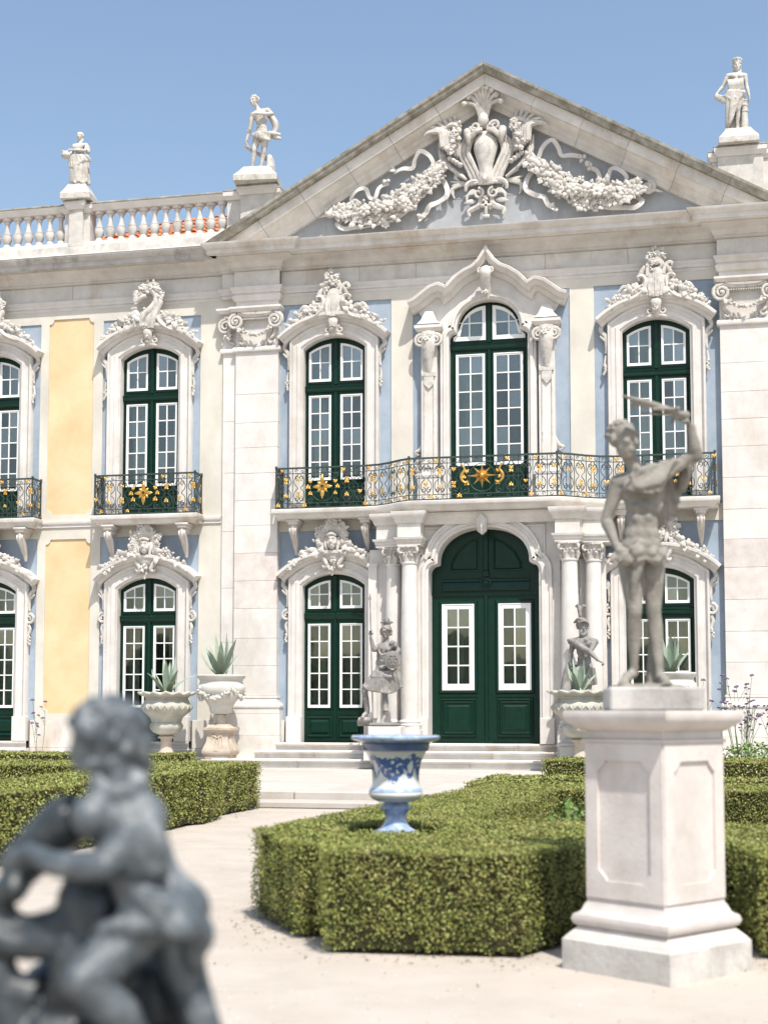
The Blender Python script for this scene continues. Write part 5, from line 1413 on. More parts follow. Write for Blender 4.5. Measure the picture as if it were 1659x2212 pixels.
# young man with stump
t2 = figure('rooftop_statue', (-4.84, -.02, 12.28), .12, 'white rooftop statue of a man in a loincloth, one arm across his chest', scale=1.07)
plinth_tapered(t2, .86, .34); p = px(650, 1660, .00100); m = M(); rg = random.Random(32)
J = dict(head=p(560,275,-.03), neck=p(615,410), chest=p(670,560), waist=p(705,800), pel=p(700,950), shL=p(510,545), shR=p(820,455), elL=p(470,800), haL=p(405,1090,-.05), elR=p(920,560,-.06), haR=p(610,590,-.20), hipL=p(610,1000), hipR=p(770,1000), knL=p(565,1270,-.04), knR=p(745,1300), anL=p(520,1590), anR=p(695,1590), toL=p(450,1655,-.10), toR=p(660,1655,-.12))
body(m, J, .92); head(m, J['head'], rotz(-.5)@rotx(.1), .98, 'curls', rg); hand(m, J['haL'], (-.2,0,-1), (.8,0,0), .95, 1.0); hand(m, J['haR'], (-1,-.1,0), (0,.4,-1), .95, .9)
folds(m, [p(540,960,-.09), p(700,930,-.14), p(850,930,-.06)], [p(560,1010,-.10), p(720,1090,-.15), p(860,1100,-.05)], .042, .03, 12, rg, .01)
folds(m, [p(840,930,-.02), p(860,960,.02)], [p(1080,950,.02), p(1090,1040,.0)], .05, .028, 7, rg, .02)
m.tube([p(830,480,.1), p(950,680,.12), p(950,820,.12), p(900,940,.08)], [.06,.07,.06,.04], 8, smooth=4)
m.tube([p(390,1150,-.05), p(480,1230,.05), p(620,1290,.10), p(800,1400,.12)], [.045,.035,.04,.05], 7, smooth=4)
m.tube([p(860,1660,.10), p(865,1500,.10), p(850,1400,.10), p(800,1330,.10)], [.10,.085,.07,.04], 9, smooth=3); m.cap(p(830,1630,-.02), p(900,1650,0), .05, .04); m.cap(p(860,1400,.03), p(870,1600,.02), .06, .075)
m.ell(p(660,1680), (.24,.17,.05))
for i in range(len(m.V)): m.V[i] = m.V[i]+V(0,0,.36)
remesh(m, 'figure', 'statue_white', t2, .010, 2)
# crowned woman with column
t3 = figure('rooftop_statue', (4.96, -.02, 12.28), .0, 'white rooftop statue of a crowned woman lifting her drapery beside a short column')
plinth_tapered(t3, .76, .34); p = px(790, 1400, .00117); m = M(); rg = random.Random(33)
J = dict(head=p(795,285), neck=p(798,385), chest=p(785,490), waist=p(775,640), pel=p(770,750), shL=p(645,435), shR=p(920,455), elL=p(555,610), haL=p(440,760,-.06), elR=p(945,640), haR=p(985,830,-.03), hipL=p(700,800), hipR=p(845,800), knL=p(665,1050), knR=p(800,1030,-.05), anL=p(620,1350), anR=p(775,1340), toL=p(585,1395,-.08), toR=p(790,1395,-.14))
body(m, J, .90, True); head(m, J['head'], rotz(.05), .92, 'bun', rg); hand(m, J['haL'], (-.3,0,-1), (1,0,0), .9, 1.2); hand(m, J['haR'], (.1,-.2,-1), (-1,0,0), .9, .5)
m.lathe([(.085,0),(.085,.05),(.095,.10)], 12, tuple(p(795,230)))
for k in range(8): a = k*PI/4; m.ell(p(795,185)+V(.085*math.cos(a),.085*math.sin(a),.02), .024)
folds(m, [p(460,760,-.06), p(560,800,-.08), p(650,760,-.12)], [p(440,830,-.06), p(590,930,-.06), p(720,890,-.14), p(900,770,-.10)], .04, .035, 9, rg, .015)
folds(m, [p(640,720,-.10), p(770,740,-.13), p(900,740,-.06)], [p(610,1300,-.02), p(650,1290,-.08), p(700,1180,-.10), p(740,1000,-.12)], .05, .035, 11, rg, .015)
folds(m, [p(660,760,.10), p(880,760,.10)], [p(620,1330,.09), p(720,1330,.10), p(850,1300,.10)], .06, .05, 8, rg)
for k in range(9): m.tube([p(640+k*30,520,-.06), p(650+k*28,600,-.13), p(660+k*27,720,-.11)], [.02,.028,.025], 6, smooth=3)
m.tube([p(915,870,.02), p(905,1050,.02), p(900,1400,.02)], [.065,.062,.075], 12); 
for z_ in (880, 960, 1060): m.tube([p(912,z_,.02), p(911,z_+14,.02)], [.075,.075], 12)
m.ell(p(760,1420), (.26,.18,.06))
for i in range(len(m.V)): m.V[i] = m.V[i]+V(0,0,.36)
remesh(m, 'figure', 'statue_white', t3, .010, 2)

# ---- door guardians
def guard_base(e, w, zb, zt):
    m = M(); h = w/2
    m.box(-h*1.25, h*1.25, -h*1.1, h*1.1, zb, zb+.30, .01)
    m.sweep([(h*1.0,h*.9),(h*1.0,-h*.9),(-h*1.0,-h*.9),(-h*1.0,h*.9)], [(-.1,zb+.30),(.13,zb+.30),(.12,zb+.34),(.05,zb+.38),(.03,zb+.42),(-.1,zb+.42)], 'plan', closed=True)
    m.box(-h, h, -h*.9, h*.9, zb+.36, zt, .008)
    m.build('pedestal', 'stone_clean', e, 30)
t4 = figure('warrior_statue', (-1.77, -1.50, .0), .05, 'grey lead statue of a helmeted woman with round shield and spear by the door')
guard_base(t4, .62, .36, 1.00); p = px(530, 1940, .001145); m = M(); rg = random.Random(34)
J = dict(head=p(525,430), neck=p(525,570), chest=p(500,720), waist=p(455,930), pel=p(475,1080), shL=p(405,670), shR=p(640,640), elL=p(320,715,-.06), haL=p(272,490,-.10), elR=p(735,720,-.02), haR=p(640,900,-.14), hipL=p(395,1160), hipR=p(560,1160), knL=p(175,1390,-.12), knR=p(505,1450), anL=p(205,1720), anR=p(510,1770), toL=p(140,1830,-.12), toR=p(470,1915,-.12))
body(m, J, 1.10, True); head(m, J['head'], rotz(-.15), 1.12, 'helmet', rg); hand(m, J['haL'], (0,-.1,1), (.6,-.8,0), 1.1, 1.3); hand(m, J['haR'], (-.6,-.3,-.6), (0,1,0), 1.1, 1.0)
for q in (-1, 1): m.tube([p(535,320), p(535+q*70,250), p(535+q*110,270)], [.03,.025,.01], 6, smooth=3)
m.ell(p(535,240,.02), (.06,.11,.085)); m.cap(p(535,320), p(535,250), .03,.03)
folds(m, [p(370,1060,-.10), p(450,1080,-.15), p(600,1050,-.12)], [p(160,1330,-.17), p(270,1400,-.20), p(470,1430,-.18), p(620,1440,-.10), p(710,1390,.02)], .042, .030, 22, rg, .012, prot=.015)
folds(m, [p(380,1060,.10), p(600,1050,.10)], [p(190,1330,.04), p(480,1420,.12), p(680,1390,.08)], .06, .05, 12, rg, .01)
for k in range(9): m.tube([p(330+k*35,1100,-.14), p(320+k*38,1180,-.19)], [.03,.032], 6)
for k in range(7): m.ell(p(380+k*42,1130+12*abs(k-3),-.19), .022)
m.tube([p(430,1000,-.10), p(500,1010,-.14), p(590,980,-.10)], [.03,.03,.03], 7, smooth=3)
for k in range(16): m.ell(p(600+rg.uniform(-40,90),610+rg.uniform(-30,60),-.04+rg.uniform(-.05,.05)), .045)
m.tube([p(640,620,.1), p(700,900,.14), p(700,1150,.13), p(760,1350,.10)], [.06,.07,.07,.05], 8, smooth=4)
m.tube([p(400,690,-.10), p(470,800,-.17), p(600,760,-.15)], [.022,.025,.022], 6, smooth=4)
for a_ in ('L','R'): m.tube([J['an'+a_]+V(-.05,-.02,.06), J['an'+a_]+V(0,-.05,.06), J['an'+a_]+V(.05,-.02,.06)], [.02,.022,.02], 6, smooth=3); m.cap(J['an'+a_], J['an'+a_]+(J['kn'+a_]-J['an'+a_])*.6, .05, .066)
m.ell(p(490,1955), (.34,.22,.045)); m.tube([p(60,1880,-.05), p(280,1880,-.05)], [.06,.06], 8); m.tube([p(40,1920,0), p(300,1920,0)], [.07,.07], 8)
for i in range(len(m.V)): m.V[i] = m.V[i]+V(0,0,1.05)
remesh(m, 'figure', 'lead', t4, .012, 2)
m = M(); m.tube([p(268,-120,-.12)+V(0,0,1.05), p(318,1940,-.10)+V(0,0,1.05)], .012, 8); m.tube([p(268,-120,-.12)+V(0,0,1.05), p(266,-230,-.12)+V(0,0,1.05)], [.03,.004], 6, flat=(1,.4)); m.build('spear', 'lead', t4, 40)
m = M(); c = p(668,885,-.24)+V(0,0,1.05); R_ = rotz(.15)@rotx(PI/2+.12); m.xf(R_, c); m.lathe([(.165,-.01),(.17,.01),(.165,.022),(.12,.040),(.05,.052),(.01,.055)], 28); m.xf()
for k in range(6):
    a = k*PI/3; q_ = R_@V(.055*math.cos(a), .055*math.sin(a), .05)
    pts = [c+R_@V(.055*math.cos(a)+.04*math.cos(b), .055*math.sin(a)+.04*math.sin(b), .055) for b in [2*PI*i/9 for i in range(10)]]; m.tube(pts, .007, 5)
m.build('shield', 'lead', t4, 45)
t5 = figure('warrior_statue', (1.95, -1.50, .0), -.1, 'grey lead statue of a bearded helmeted warrior with pointing arm, right of the great door')
guard_base(t5, .62, .36, 1.00); p = px(390, 1535, .00157); m = M(); rg = random.Random(35)
J = dict(head=p(385,375), neck=p(385,480), chest=p(395,590), waist=p(400,760), pel=p(400,860), shL=p(275,550), shR=p(530,560), elL=p(240,690), haL=p(245,800,-.05), elR=p(490,680,-.20), haR=p(600,785,-.32), hipL=p(340,900), hipR=p(460,900), knL=p(330,1130), knR=p(450,1120,-.08), anL=p(330,1440), anR=p(450,1440), toL=p(320,1520,-.12), toR=p(460,1520,-.14))
body(m, J, 1.12); m.cap(J['shL'], p(340,590,-.18), .07, .06); m.cap(p(340,590,-.18), J['elR'], .062, .05); head(m, J['head'], rotz(.35), 1.14, 'helmet', rg, True); hand(m, J['haR'], (.9,-.3,-.4), (0,0,-1), 1.15, 1.4); hand(m, J['haL'], (0,-.2,-1), (1,0,0), 1.15, 1.2)
m.cap(p(355,250), p(350,190), .03,.04); m.ell(p(350,170,0), (.045,.05,.08)); m.tube([p(350,150), p(330,110), p(300,125)], [.03,.025,.008], 6); m.tube([p(365,170), p(400,125), p(440,155)], [.03,.03,.006], 6, smooth=3); m.tube([p(335,150), p(290,130)], [.02,.006], 6)
m.tube([p(285,330,-.02), p(360,285,-.14), p(455,350,-.04)], [.022,.028,.022], 6, smooth=4)
folds(m, [p(320,860,-.11), p(480,860,-.11)], [p(300,1060,-.15), p(400,1080,-.19), p(510,1060,-.13)], .05, .04, 11, rg, .012); folds(m, [p(320,860,.10), p(480,860,.10)], [p(300,1060,.13), p(510,1060,.13)], .06, .05, 8, rg, .012)
folds(m, [p(215,800,.04), p(300,820,.10)], [p(140,1130,.0), p(180,1150,-.05), p(330,1140,.06)], .06, .06, 9, rg, .015)
for k in range(30): m.ell(p(300+rg.uniform(-80,250),555+rg.uniform(-30,25),-.04+rg.uniform(-.06,.06)), .035)
m.ell(p(390,1545), (.34,.22,.05))
for i in range(len(m.V)): m.V[i] = m.V[i]+V(0,0,1.03)
remesh(m, 'figure', 'lead', t5, .012, 2)

# ---- garden statue on its pedestal
PX, PY = 3.735, -20.59
gp = empty('pedestal', (PX, PY, 0), math.radians(54), 'square panelled pale pink stone pedestal carrying the nude garden statue', 'pedestal')
def sq(h): return [(h,h),(-h,h),(-h,-h),(h,-h)][::-1]
m = M(); m.sweep(sq(.335), [(-.335,0),(0,0),(0,.15),(-.005,.155),(-.012,.165),(-.335,.165)], 'plan', closed=True); m.build('plinth', 'stone_mottled', gp, 30)
m = M(); m.sweep(sq(.335), [(-.335,.166),(-.012,.166),(-.05,.205),(-.055,.215),(-.335,.215)], 'plan', closed=True)
m.sweep(sq(.283), [(-.283,.215),(-.01,.215),(.012,.228),(.02,.25),(.012,.275),(-.01,.287),(-.018,.295),(-.03,.325),(-.04,.34),(-.04,.36),(-.283,.36)], 'plan', closed=True); m.build('base_moulding', 'stone_pink', gp, 40)
m = M(); m.box(-.236, .236, -.236, .236, .36, 1.14); m.build('shaft', 'stone_pink', gp)
for k in range(4):
    R_ = rotz(k*PI/2); m = M(); m.xf(R_)
    out = rect(-.242, .242, .362, 1.138); x0, x1, z0, z1 = -.165, .165, .45, 1.05; q = .05
    hole = [(x0,z0+q),(x0+.012,z0+q-.002),(x0+q-.004,z0+.012),(x0+q,z0),(x1-q,z0),(x1-q+.004,z0+.012),(x1-.012,z0+q-.002),(x1,z0+q),(x1,z1-q),(x1-.012,z1-q+.002),(x1-q+.004,z1-.012),(x1-q,z1),(x0+q,z1),(x0+q-.004,z1-.012),(x0+.012,z1-q+.002),(x0,z1-q)]
    m.slab(out, [hole], -.250, -.234); m.xf(); m.build('panel_frame', 'stone_pink', gp)
m = M(); m.sweep(sq(.250), [(-.250,1.14),(.006,1.14),(.008,1.155),(-.01,1.16),(-.01,1.195),(.01,1.20),(.025,1.215),(.06,1.24),(.07,1.255),(.075,1.285),(.07,1.30),(-.250,1.30)], 'plan', closed=True); m.build('cap', 'stone_pink', gp, 35)
t6 = figure('garden_statue', (PX, PY, 1.30), YAW-.05, 'sandy grey statue of a nude young man with raised arm on the tall pedestal')
m = M(); m.box(-.235, .235, -.16, .20, 0, .118, .01); m.build('plinth', 'stone_grey', t6)
p = px(1418, 1480, .00241); m = M(); rg = random.Random(36)
J = dict(head=p(1360,953,-.03), neck=p(1384,1005), chest=p(1402,1058), waist=p(1398,1130), pel=p(1396,1185), shL=p(1352,1042,.02), shR=p(1452,1018), elL=p(1326,1122,.03), haL=p(1344,1186,-.06), elR=p(1512,988,-.06), haR=p(1500,925,-.10), hipL=p(1374,1205), hipR=p(1420,1205), knL=p(1380,1315,-.03), knR=p(1422,1312), anL=p(1380,1440,.02), anR=p(1432,1450,.0), toL=p(1352,1472,-.08), toR=p(1440,1474,-.13))
body(m, J, .77); head(m, J['head'], rotz(.7)@rotx(.05), .88, 'short', rg)
hand(m, J['haR'], (-.9,-.2,.45), (-.3,0,-1), .85, 1.1); hand(m, J['haL'], (.1,-.3,-1), (1,0,0), .85, 1.2)
# abdomen modelling
for q in (-1, 1):
    for z_ in (1100, 1122): m.ell(p(1398+q*11,z_,-.052), (.030,.018,.026))
# flute held over the head
m.tube([p(1478,906,-.14), p(1440,893,-.16), p(1400,884,-.18), p(1352,872,-.2)], [.012,.014,.017,.008], 8, smooth=3); m.tube([p(1470,908,-.14), p(1430,906,-.14), p(1390,903,-.14)], [.009,.009,.007], 6)
for k in range(22): m.ell(p(1375+k*4.3+rg.uniform(-4,4),883+k*.9+rg.uniform(-6,6),-.165+rg.uniform(-.015,.015)), (.016*rg.uniform(.6,1.4),.012,.010*rg.uniform(.6,1.6)))
m.ell(p(1486,908,-.13), (.03,.026,.024)); m.tube([p(1500,930,-.07), p(1512,965,-.05), p(1502,1010,-.05), p(1496,1040,-.03)], [.018,.022,.018,.008], 7, smooth=3)
m.ell(p(1514,990,-.06), (.034,.034,.036))
# cloak over the raised arm
folds(m, [p(1395,1020,-.09), p(1440,1005,-.07), p(1490,1000,-.04)], [p(1370,1070,-.10), p(1420,1075,-.10), p(1440,1040,-.08)], .032, .025, 8, rg, .01)
for k in range(6): m.tube([p(1372+k*5,1030,-.09), p(1390+k*8,1062-k*2,-.115), p(1440+k*4,1020-k*3,-.09), p(1480,1002,-.04)], [.014,.02,.018,.014], 6, smooth=4)
folds(m, [p(1450,1010,.06), p(1500,1010,.04)], [p(1425,1150,.09), p(1470,1110,.09), p(1485,1060,.06)], .035, .025, 9, rg, .012)
m.tube([p(1508,985,-.02), p(1518,950,.0), p(1500,1010,.02)], [.03,.03,.03], 7)
# leafy girdle
for k in range(44):
    u = k/43; m.ell(p(1345+u*95,1196+10*math.sin(u*9)+rg.uniform(-12,14),-.09-.02*math.sin(u*PI)+rg.uniform(-.015,.015)), (.026,.02,.024))
for k in range(12): leaf(m, p(1340+k*8,1196,-.09), (rg.uniform(-1,1),-.5,-1), .075, .02, rg, .5)
m.tube([p(1395,1205,-.08), p(1378,1260,-.08), p(1376,1310,-.06)], [.03,.024,.01], 7, smooth=3)
m.tube([p(1425,1480,.06), p(1430,1380,.07), p(1425,1280,.06)], [.05,.04,.035], 8)
m.ell(p(1405,1482), (.21,.15,.022))
for i in range(len(m.V)): m.V[i] = m.V[i]+V(0,0,.122)
remesh(m, 'figure', 'lead_sand', t6, .0062, 4)

# ---- foreground bronze group: a child riding, seen from behind
FD = 2.35
fwd = V(-math.sin(YAW), math.cos(YAW), 0); rgt = V(math.cos(YAW), math.sin(YAW), 0)
c_ = V(*cam.location)
kf = FD/3072
# view-aligned local frame: x right, y away; origin below the camera axis on the ground
org = c_+fwd*FD; 
t7 = figure('bronze_group', (org[0], org[1], 0), YAW, 'dark grey bronze of a child seen from behind embracing a large bird, nearest the camera')
zc_ = 1.30
def q7(x, y, d=0.0): return V((x-829.5)*kf*(1+d/FD), d, zc_+(1535-y)*kf*(1+d/FD))
m = M(); rg = random.Random(37); S7 = .60
hd = q7(243,1622,.0); head(m, hd, rotz(PI-.9)@rotx(.15), S7*1.10, 'curls', rg)
for k in range(60):
    a = rg.uniform(0,6.28); t_ = rg.uniform(-.7,1.4); m.ell(hd+V(.058*math.cos(a)*math.cos(t_),.06*math.sin(a)*math.cos(t_),.012+.062*math.sin(t_)), .013)
m.ell(q7(192,1562), .024)
for k in range(30): m.ell(q7(215+rg.uniform(0,95),1690+rg.uniform(-22,26),-.02+rg.uniform(-.03,.03)), (.014,.014,.017))
m.ell(q7(178,1590,.0), .016); m.ell(q7(222,1548,.0), .018)
J = dict(neck=q7(262,1718), chest=q7(285,1790), waist=q7(315,1880), pel=q7(350,1950))
m.cap(J['neck'], hd-V(0,0,.02), .034, .034); m.ell(q7(280,1790), (.062,.055,.075)); m.cap(q7(280,1780), q7(322,1900), .060, .058); m.cap(q7(318,1890), q7(352,1955), .058, .066); m.ell(q7(385,1958,-.02), (.050,.05,.045)); m.ell(q7(330,1972,-.03), (.045,.05,.045))
m.ell(q7(310,1770,-.02), (.045,.04,.05))
m.tube([q7(200,1688,-.03), q7(262,1712,-.045), q7(325,1700,-.02)], [.014,.017,.014], 7, smooth=4)
# near arm
m.cap(q7(322,1765,-.03), q7(232,1868,-.07), .033, .028); m.cap(q7(232,1868,-.07), q7(128,1862,-.03), .028, .022); m.cap(q7(128,1862,-.03), q7(72,1836,.02), .022, .018); hand(m, q7(72,1836,.02), (-.8,.3,-.5), (0,1,0), .6, 1.0)
m.ell(q7(205,1762,-.05), (.036,.036,.036))
# drapery on the hip
for k in range(8): m.tube([q7(215+k*18,2010-3*k,-.05), q7(240+k*20,2000-2*k,-.075), q7(330+k*12,1985,-.06), q7(412,1965+k*3,-.01)], [.010,.018,.018,.012], 6, smooth=4)
m.tube([q7(385,1905,-.0), q7(425,1950,-.01), q7(410,2000,-.0)], [.025,.03,.025], 8, smooth=3)
# cloth tied round the hips, crossing the back
for k in range(9): m.tube([q7(300+k*5,1925+k*8,-.055), q7(345+k*6,1945+k*7,-.085), q7(392+k*4,1938+k*8,-.06), q7(428+k*2,1930+k*9,-.01)], [.012,.019,.018,.012], 6, smooth=4)
for k in range(6): m.tube([q7(255+k*14,1728+k*2,-.045), q7(268+k*15,1800,-.065), q7(300+k*14,1890,-.06)], [.008,.014,.008], 6, smooth=4)
m.tube([q7(420,1975,-.02), q7(440,2010,-.03), q7(425,2050,-.02), q7(440,2090,-.01)], [.022,.026,.02,.012], 8, smooth=4)
# legs
m.cap(q7(300,2010,-.03), q7(190,2105,-.10), .046, .036); m.cap(q7(190,2105,-.10), q7(270,2180,-.06), .034, .036); m.cap(q7(270,2180,-.06), q7(335,2290,-.03), .035, .024); m.cap(q7(335,2290,-.03), q7(300,2315,-.07), .022, .018)
m.cap(q7(385,2010,.02), q7(410,2100,.03), .045, .036); m.cap(q7(410,2100,.03), q7(462,2230,.02), .036, .026); m.cap(q7(462,2230,.02), q7(480,2300,.0), .026, .022)
remesh(m, 'figure', 'bronze_dark', t7, .0058, 2)
m = M()
# bird body, folded wing, neck
m.cap(q7(150,1770,.06), q7(60,1860,.08), .045, .04); m.cap(q7(190,1765,.07), q7(110,1800,.08), .035, .035); m.cap(q7(60,1860,.08), q7(40,1915,.03), .035, .025)
m.tube([q7(30,1905,.05), q7(15,1950,.05), q7(60,1990,.05), q7(150,1985,.03), q7(250,1960,.02)], [.026,.022,.020,.030,.045], 8, smooth=4)
m.tube([q7(-10,1990,.04), q7(10,2020,.03), q7(70,2032,.03), q7(160,2020,.03)], [.022,.024,.026,.034], 8, smooth=4)
m.ell(q7(225,1950,.06), (.075,.08,.085)); m.ell(q7(230,2060,.10), (.085,.085,.10)); m.ell(q7(190,2160,.12), (.12,.09,.10)); m.ell(q7(90,2200,.10), (.10,.08,.07)); m.ell(q7(330,2150,.12), (.09,.08,.09))
for k in range(9): m.tube([q7(160+k*14,2010,.0), q7(150+k*12,2080+k*3,-.0), q7(120+k*14,2170,.02)], [.016,.022,.012], 6, smooth=3)
m.tube([q7(10,2060,.05), q7(30,2120,.04), q7(90,2140,.05)], [.03,.03,.04], 8, smooth=3); m.cap(q7(0,2100,.05), q7(40,2212,.05), .045, .06)
# rocky seat
for k in range(30):
    m.ell(q7(120+rg.uniform(-140,280),2300+rg.uniform(-60,120),.08+rg.uniform(-.08,.08)), (.07*rg.uniform(.6,1.2),.07,.06*rg.uniform(.6,1.2)))
m.cap(q7(160,2300,.1), q7(160,2480,.1), .15, .19)
remesh(m, 'bird_and_rock', 'bronze_black', t7, .0065, 3)
zb_ = q7(160,2480,.1)[2]-.12
m = M(); x_, y_, _z = q7(160,2400,.1)
m.lathe([(.30,0),(.30,.08),(.26,.10),(.22,.14),(.21,max(zb_-.1,.2)),(.25,max(zb_-.05,.25)),(.27,max(zb_,.3)),(.27,max(zb_,.3)+.05),(.2,max(zb_,.3)+.06)], 32, (x_, y_, 0)); m.build('stone_base', 'stone_grey', t7, 40)
# ================================================================ urns
def agave(loc, s, seed, label, n=12, spread=1.0):
    rg = random.Random(seed)
    e = empty('agave', loc, 0, label, 'agave')
    for k in range(n):
        a = k*2.399+rg.uniform(-.2,.2); tilt = (.12+.75*(k/n)**1.2*spread)*rg.uniform(.85,1.15); L = s*(.75+.25*rg.random())*(1.05-.25*k/n)
        d = V(math.cos(a), math.sin(a), 0); w = .075*s*rg.uniform(.8,1.15)
        v = []; f = []; nseg = 9
        sd = np.cross(d, V(0,0,1)); 
        for i in range(nseg+1):
            u = i/nseg; th_ = tilt*(1+.35*u*u*(1 if k % 3 else -.6)); c = d*(.03*s+L*u*math.sin(th_))+V(0,0,L*u*math.cos(th_))
            ww = w*(.75+.9*u)*(1-u**2.4) if u < 1 else .002
            ww = max(ww, .003); nn = np.cross(sd, d*math.sin(th_)+V(0,0,math.cos(th_))); nn /= np.linalg.norm(nn)
            cup = ww*.42
            for q_, h in ((-1, cup), (-.5, cup*.2), (0, 0), (.5, cup*.2), (1, cup)): v.append(c+sd*ww*q_-nn*h*(-1 if np.dot(nn, d) < 0 else 1)*-1)
            for q_, h in ((.7, cup*.35), (0, -.014*s*(1-u)-.003), (-.7, cup*.35)): v.append(c+sd*ww*q_-nn*h*(-1 if np.dot(nn, d) < 0 else 1)*-1)
        for i in range(nseg):
            for j in range(8): f.append((i*8+j, i*8+(j+1)%8, i*8+8+(j+1)%8, i*8+8+j))
        f.append(tuple(range(8))); f.append(tuple(range(nseg*8+7, nseg*8-1, -1)))
        m = M(); m.add(v, f); m.build('leaf', 'agave', e, 60)
    m = M(); m.lathe([(.10*s,-.05),(.12*s,.02),(.06*s,.08)], 10); m.build('rosette_base', 'agave', e, 60)
    return e
def urn_scalloped(loc, label, s=1.0):
    e = empty('stone_urn', loc, 0, label, 'urn', None, None, s)
    m = M(); m.box(-.43,.43,-.40,.40,0,.055,.012); m.box(-.30,.30,-.29,.29,.055,.21,.012); m.build('base_block', 'urn_white', e)
    m = M(); m.lathe([(.20,.21),(.18,.235),(.135,.29),(.11,.38),(.105,.48),(.12,.53),(.165,.545),(.17,.57),(.15,.585),(.13,.60)], 24); m.build('stem', 'terracotta_stone', e, 45)
    m = M(); m.lathe([(.12,.60),(.17,.62),(.26,.66),(.315,.73),(.325,.78),(.31,.83),(.29,.855)], 64, wave=lambda j, a: .035*abs(math.sin(a*9)) if 1 <= j <= 5 else 0); m.build('gadrooned_bowl', 'urn_stone', e, 60)
    m = M(); m.lathe([(.29,.855),(.30,.88),(.325,.95),(.40,1.02),(.47,1.07),(.50,1.14),(.495,1.20),(.46,1.25),(.44,1.265),(.445,1.29),(.42,1.31),(.43,1.34)], 40); 
    for k in range(22):
        a = 2*PI*k/22; m.tube([(.49*math.cos(a),.49*math.sin(a),1.10),(.507*math.cos(a+.07),.507*math.sin(a+.07),1.15),(.50*math.cos(a+.14),.50*math.sin(a+.14),1.19)], [.008,.015,.006], 5, smooth=2); m.tube([(.49*math.cos(a+.28),.49*math.sin(a+.28),1.10),(.507*math.cos(a+.21),.507*math.sin(a+.21),1.15),(.50*math.cos(a+.14),.50*math.sin(a+.14),1.19)], [.008,.015,.006], 5, smooth=2)
    m.build('bowl', 'urn_stone', e, 60)
    m = M(); m.lathe([(.42,1.335),(.45,1.37),(.52,1.405),(.56,1.415),(.565,1.44),(.54,1.455),(.40,1.45),(.38,1.38)], 72, wave=lambda j, a: .05*math.sin(a*14) if 2 <= j <= 5 else 0); v_ = m.V[-1]; v_[72*2:72*6,2] += .018*np.sin(np.tile(np.arange(72),4)*2*PI/72*14); m.build('scalloped_rim', 'urn_stone', e, 60)
    m = M(); m.lathe([(.40,1.40),(.39,1.415),(.1,1.42)], 24); m.build('soil', 'soil', e, 60)
    return e
def urn_garland(loc, label, s=1.0):
    e = empty('stone_urn', loc, .0, label, 'urn', None, None, s); rg = random.Random(9)
    m = M(); m.box(-.31,.31,-.31,.31,0,.09,.01); m.box(-.25,.25,-.25,.25,.09,.16,.01)
    m.sweep([(.21,.21),(-.21,.21),(-.21,-.21),(.21,-.21)][::-1], [(-.21,.16),(.05,.16),(.08,.20),(.085,.25),(.06,.32),(.02,.42),(.0,.54),(.0,.60),(.03,.61),(.04,.64),(.07,.66),(.07,.70),(.02,.715),(-.0,.75),(-.02,.77),(-.21,.77)], 'plan', closed=True)
    for k in range(4):
        m.xf(rotz(k*PI/2)); m.tube([(-.10,-.265,.22),(0,-.29,.26),(.10,-.265,.22)], .015, 6, smooth=4); m.tube([(-.09,-.225,.55),(0,-.23,.51),(.09,-.225,.55)], .012, 6, smooth=4)
        for q in (-.12,-.04,.04,.12): m.tube([(q*1.4,-.285,.24),(q,-.24,.40),(q*.8,-.215,.56)], .014, 6, smooth=3)
        m.xf()
    m.build('pedestal', 'terracotta_stone', e, 40)
    m = M(); m.lathe([(.13,.77),(.11,.80),(.095,.86),(.10,.93),(.115,.95),(.10,.97)], 20); m.build('stem', 'terracotta_stone', e, 45)
    m = M(); m.lathe([(.10,.97),(.20,.985),(.215,1.02),(.24,1.12),(.30,1.22),(.40,1.33),(.46,1.40),(.475,1.48),(.465,1.54),(.43,1.57),(.43,1.60),(.42,1.63),(.44,1.66),(.475,1.69),(.48,1.73),(.45,1.745),(.38,1.74),(.36,1.66)], 40)
    m.build('bowl', 'urn_white', e, 55)
    m = M()
    for k in range(4):
        a0 = PI/4+k*PI/2
        for i in range(13):
            u = i/12; a = a0+u*PI/2; z_ = 1.46-.17*math.sin(u*PI); r = .47-.06*math.sin(u*PI)
            cl = 3 if .3 < u < .7 else 1
            for _ in range(cl+1): m.ell(((r+.015)*math.cos(a)+rg.uniform(-.025,.025), (r+.015)*math.sin(a)+rg.uniform(-.025,.025), z_+rg.uniform(-.035,.035)), (rg.uniform(.018,.05),rg.uniform(.018,.04),rg.uniform(.015,.045)), None, 7, 5)
        m.xf(rotz(a0)@roty(PI/2), (.475*math.cos(a0), .475*math.sin(a0), 1.48)); m.lathe([(.05,-.01),(.05,.02),(.03,.02),(.03,.03),(.01,.03)], 12); m.xf()
        m.tube([(.47*math.cos(a0),.47*math.sin(a0),1.44),(.45*math.cos(a0),.45*math.sin(a0),1.34),(.42*math.cos(a0),.42*math.sin(a0),1.24)], [.03,.035,.01], 6)
    m.build('garland', 'urn_white', e, 55)
    m = M(); m.lathe([(.40,1.70),(.39,1.715),(.1,1.72)], 24); m.build('soil', 'soil', e, 60)
    return e
urn_scalloped((-6.36,-1.05,.21), 'grey stone urn with scalloped rim on the steps beside the far left green door', 1.0)
agave((-6.36,-1.05,1.63), .78, 51, 'small agave in the scalloped urn by the left green door', 12, 1.15)
urn_garland((-5.23,-1.02,.26), 'white stone urn carved with fruit garlands, in front of the left giant pilaster')
agave((-5.23,-1.02,1.97), .90, 52, 'large agave with long blue green leaves in the garlanded urn by the left pilaster', 13, 1.0)
urn_scalloped((1.93,-2.2,.20), 'grey stone urn with scalloped rim in front of the bearded warrior statue')
